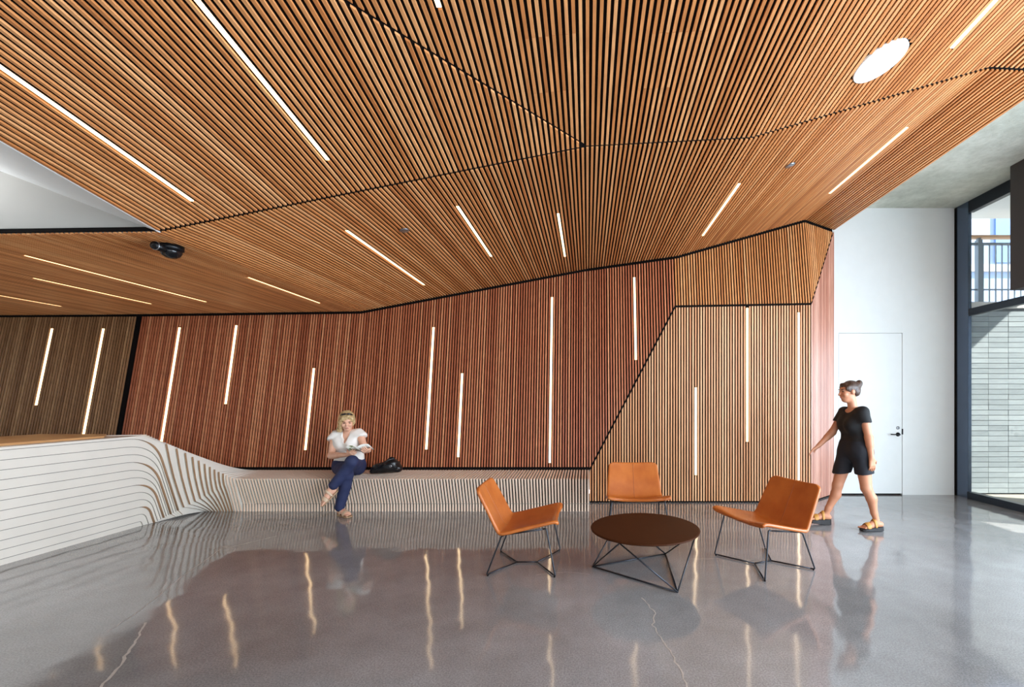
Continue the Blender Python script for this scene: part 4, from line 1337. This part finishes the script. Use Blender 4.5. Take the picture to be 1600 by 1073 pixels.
# ---------------- woman walking past the door
PO = V3(3.02, 4.92, 0.0)
walker = tag(empty('person', PO), 'walking person in black top and shorts with dark hair tied up, heading left', 'person')
shn, shf = V3(3.015, 4.765, 1.312), V3(3.00, 5.09, 1.300)
eln, wrn = V3(3.055, 4.725, 1.035), V3(3.070, 4.705, 0.815)
elf, wrf = V3(2.885, 5.13, 1.065), V3(2.715, 5.12, 0.905)
hpn, hpf = V3(3.045, 4.83, 0.845), V3(2.995, 5.01, 0.845)
knn, ann = V3(3.075, 4.80, 0.470), V3(3.185, 4.80, 0.125)
knf, anf = V3(2.885, 5.02, 0.465), V3(2.765, 5.05, 0.115)
hc = V3(2.955, 4.925, 1.535)
def wtorso(F, e, k=0.05):
    F.cone(V3(3.035, 4.85, 0.875), V3(3.015, 5.00, 0.875), 0.112 + e, 0.112 + e, k)
    F.cone(V3(3.035, 4.865, 1.00), V3(3.025, 4.99, 1.00), 0.094 + e, 0.094 + e, k)
    F.cone(V3(3.02, 4.86, 1.14), V3(3.01, 4.99, 1.14), 0.095 + e, 0.095 + e, k)
    F.cone(V3(3.015, 4.845, 1.24), V3(3.005, 5.01, 1.24), 0.082 + e, 0.082 + e, k)
    for y in (4.865, 4.985):
        F.ell(V3(2.945, y, 1.165), (0.062 + e, 0.064 + e, 0.066 + e), None, k)
    F.ell(V3(3.10, 4.925, 0.87), (0.085 + e, 0.13 + e, 0.10 + e), None, k)
    F.cone(V3(3.015, 4.795, 1.305), V3(3.0, 5.06, 1.30), 0.045 + e, 0.045 + e, k)
F = Field((2.52, 4.60, 0.0), (3.38, 5.26, 1.70), 0.0064)
wtorso(F, 0.0)
F.cone(V3(3.005, 4.925, 1.33), V3(2.985, 4.925, 1.46), 0.050, 0.047, 0.03)
wh_at, wh_rot = head(F, hc, V3(-1, 0.0, -0.10), V3(-0.05, 0, 1))
for a, b, c in ((shn, eln, wrn), (shf, elf, wrf)):
    F.chain([a, b, c], [0.048, 0.038, 0.026], 0.02)
    F.cone(b, b.lerp(c, 0.35), 0.038, 0.036, 0.02)
hand(F, wrn, V3(0.12, 0.0, -1), V3(0.1, -1, 0), 0.30, -1)
hand(F, wrf, V3(-0.80, 0.0, -0.62), V3(-0.5, 0.5, 0.7), 0.22, 1)
for h_, k_, a_ in ((hpn, knn, ann), (hpf, knf, anf)):
    F.chain([h_, k_], [0.088, 0.056], 0.03)
    F.chain([k_, k_.lerp(a_, 0.32) + V3(0.022, 0, 0), k_.lerp(a_, 0.78), a_], [0.053, 0.053, 0.034, 0.032], 0.02)
wd = V3(-1, 0.0, -0.0).normalized()
n_heel = V3(3.235, 4.80, 0.050)
nd = V3(-1, -0.04, -0.10).normalized(); nup = V3(-0.10, 0, 1).normalized(); nside = nd.cross(nup).normalized(); nup = nside.cross(nd)
foot_solid(F, n_heel, n_heel + nd * 0.178, nup, -nside)
f_heel = V3(2.80, 5.05, 0.062)
fd = V3(-1, 0.05, -0.02).normalized(); fup = V3(-0.02, 0, 1).normalized(); fside = fd.cross(fup).normalized()
foot_solid(F, f_heel, f_heel + fd * 0.178, fup, fside)
me = F.mesh('body', M['skin_tan'], PO); vsmooth(me, 1)
link('body', me, walker)
face_bits(walker, wh_at, 1.0, M['hair_brown'])
F = Field((2.80, 4.62, 0.84), (3.26, 5.24, 1.42), 0.0064)
for a, b in ((shn, eln), (shf, elf)):
    F.cone(a, a.lerp(b, 0.45), 0.060, 0.062, 0.03)
F.cut(V3(0, 0, 1.20), (0, 0, -1))
wtorso(F, 0.012)
F.noise(0.003, (40, 40, 30))
F.cut(V3(0, 0, 0.885), (0, 0, -1))
F.ell(V3(2.955, 4.925, 1.375), (0.095, 0.095, 0.075), None, 0.006, sub=True)
me = F.mesh('top', M['black_cloth'], PO); vsmooth(me, 1)
link('top', me, walker)
F = Field((2.80, 4.66, 0.54), (3.26, 5.20, 1.02), 0.0064)
F.cone(V3(3.035, 4.85, 0.88), V3(3.015, 5.00, 0.88), 0.124, 0.124, 0.05)
F.ell(V3(3.10, 4.925, 0.87), (0.096, 0.142, 0.11), None, 0.05)
F.cone(V3(3.035, 4.865, 0.955), V3(3.02, 4.99, 0.955), 0.108, 0.108, 0.05)
F.cone(hpn, hpn.lerp(knn, 0.66), 0.106, 0.092, 0.03)
F.cone(hpf, hpf.lerp(knf, 0.66), 0.106, 0.092, 0.03)
F.noise(0.003, (36, 40, 24))
F.cut(V3(3.02, 4.9, 0.625), (0.15, 0, -1))
me = F.mesh('shorts', M['denim'], PO); vsmooth(me, 1)
link('shorts', me, walker)
F = Field((2.80, 4.78, 1.40), (3.18, 5.08, 1.74), 0.0058)
F.ell(wh_at(0, -0.026, 0.046), (0.085, 0.094, 0.084), wh_rot, 0.02)
F.ell(wh_at(0, -0.068, 0.0), (0.072, 0.050, 0.062), wh_rot, 0.03)
F.chain([wh_at(-0.04, 0.050, 0.085), wh_at(0.0, 0.064, 0.086), wh_at(0.05, 0.046, 0.078)], [0.014, 0.015, 0.014], 0.03)
F.ell(wh_at(0, -0.108, 0.062), (0.044, 0.040, 0.046), wh_rot, 0.02)
F.ell(wh_at(0, -0.130, 0.090), (0.030, 0.030, 0.034), wh_rot, 0.02)
for q in (-1, 1):
    F.ell(wh_at(q * 0.066, 0.020, 0.045), (0.018, 0.045, 0.040), wh_rot, 0.02)
F.ell(wh_at(0, 0.10, -0.01), (0.055, 0.048, 0.068), wh_rot, 0.012, sub=True)
F.noise(0.004, (70, 70, 50))
me = F.mesh('hair', M['hair_brown'], PO); vsmooth(me, 1)
link('hair', me, walker)
sandal(walker, n_heel, nd, nup, nside, 0.228, 0.020, 0.044, M['sole_dark'], M['sandal_tan'])
sandal(walker, f_heel, fd, fup, fside, 0.228, 0.034, 0.060, M['sole_dark'], M['sandal_tan'])
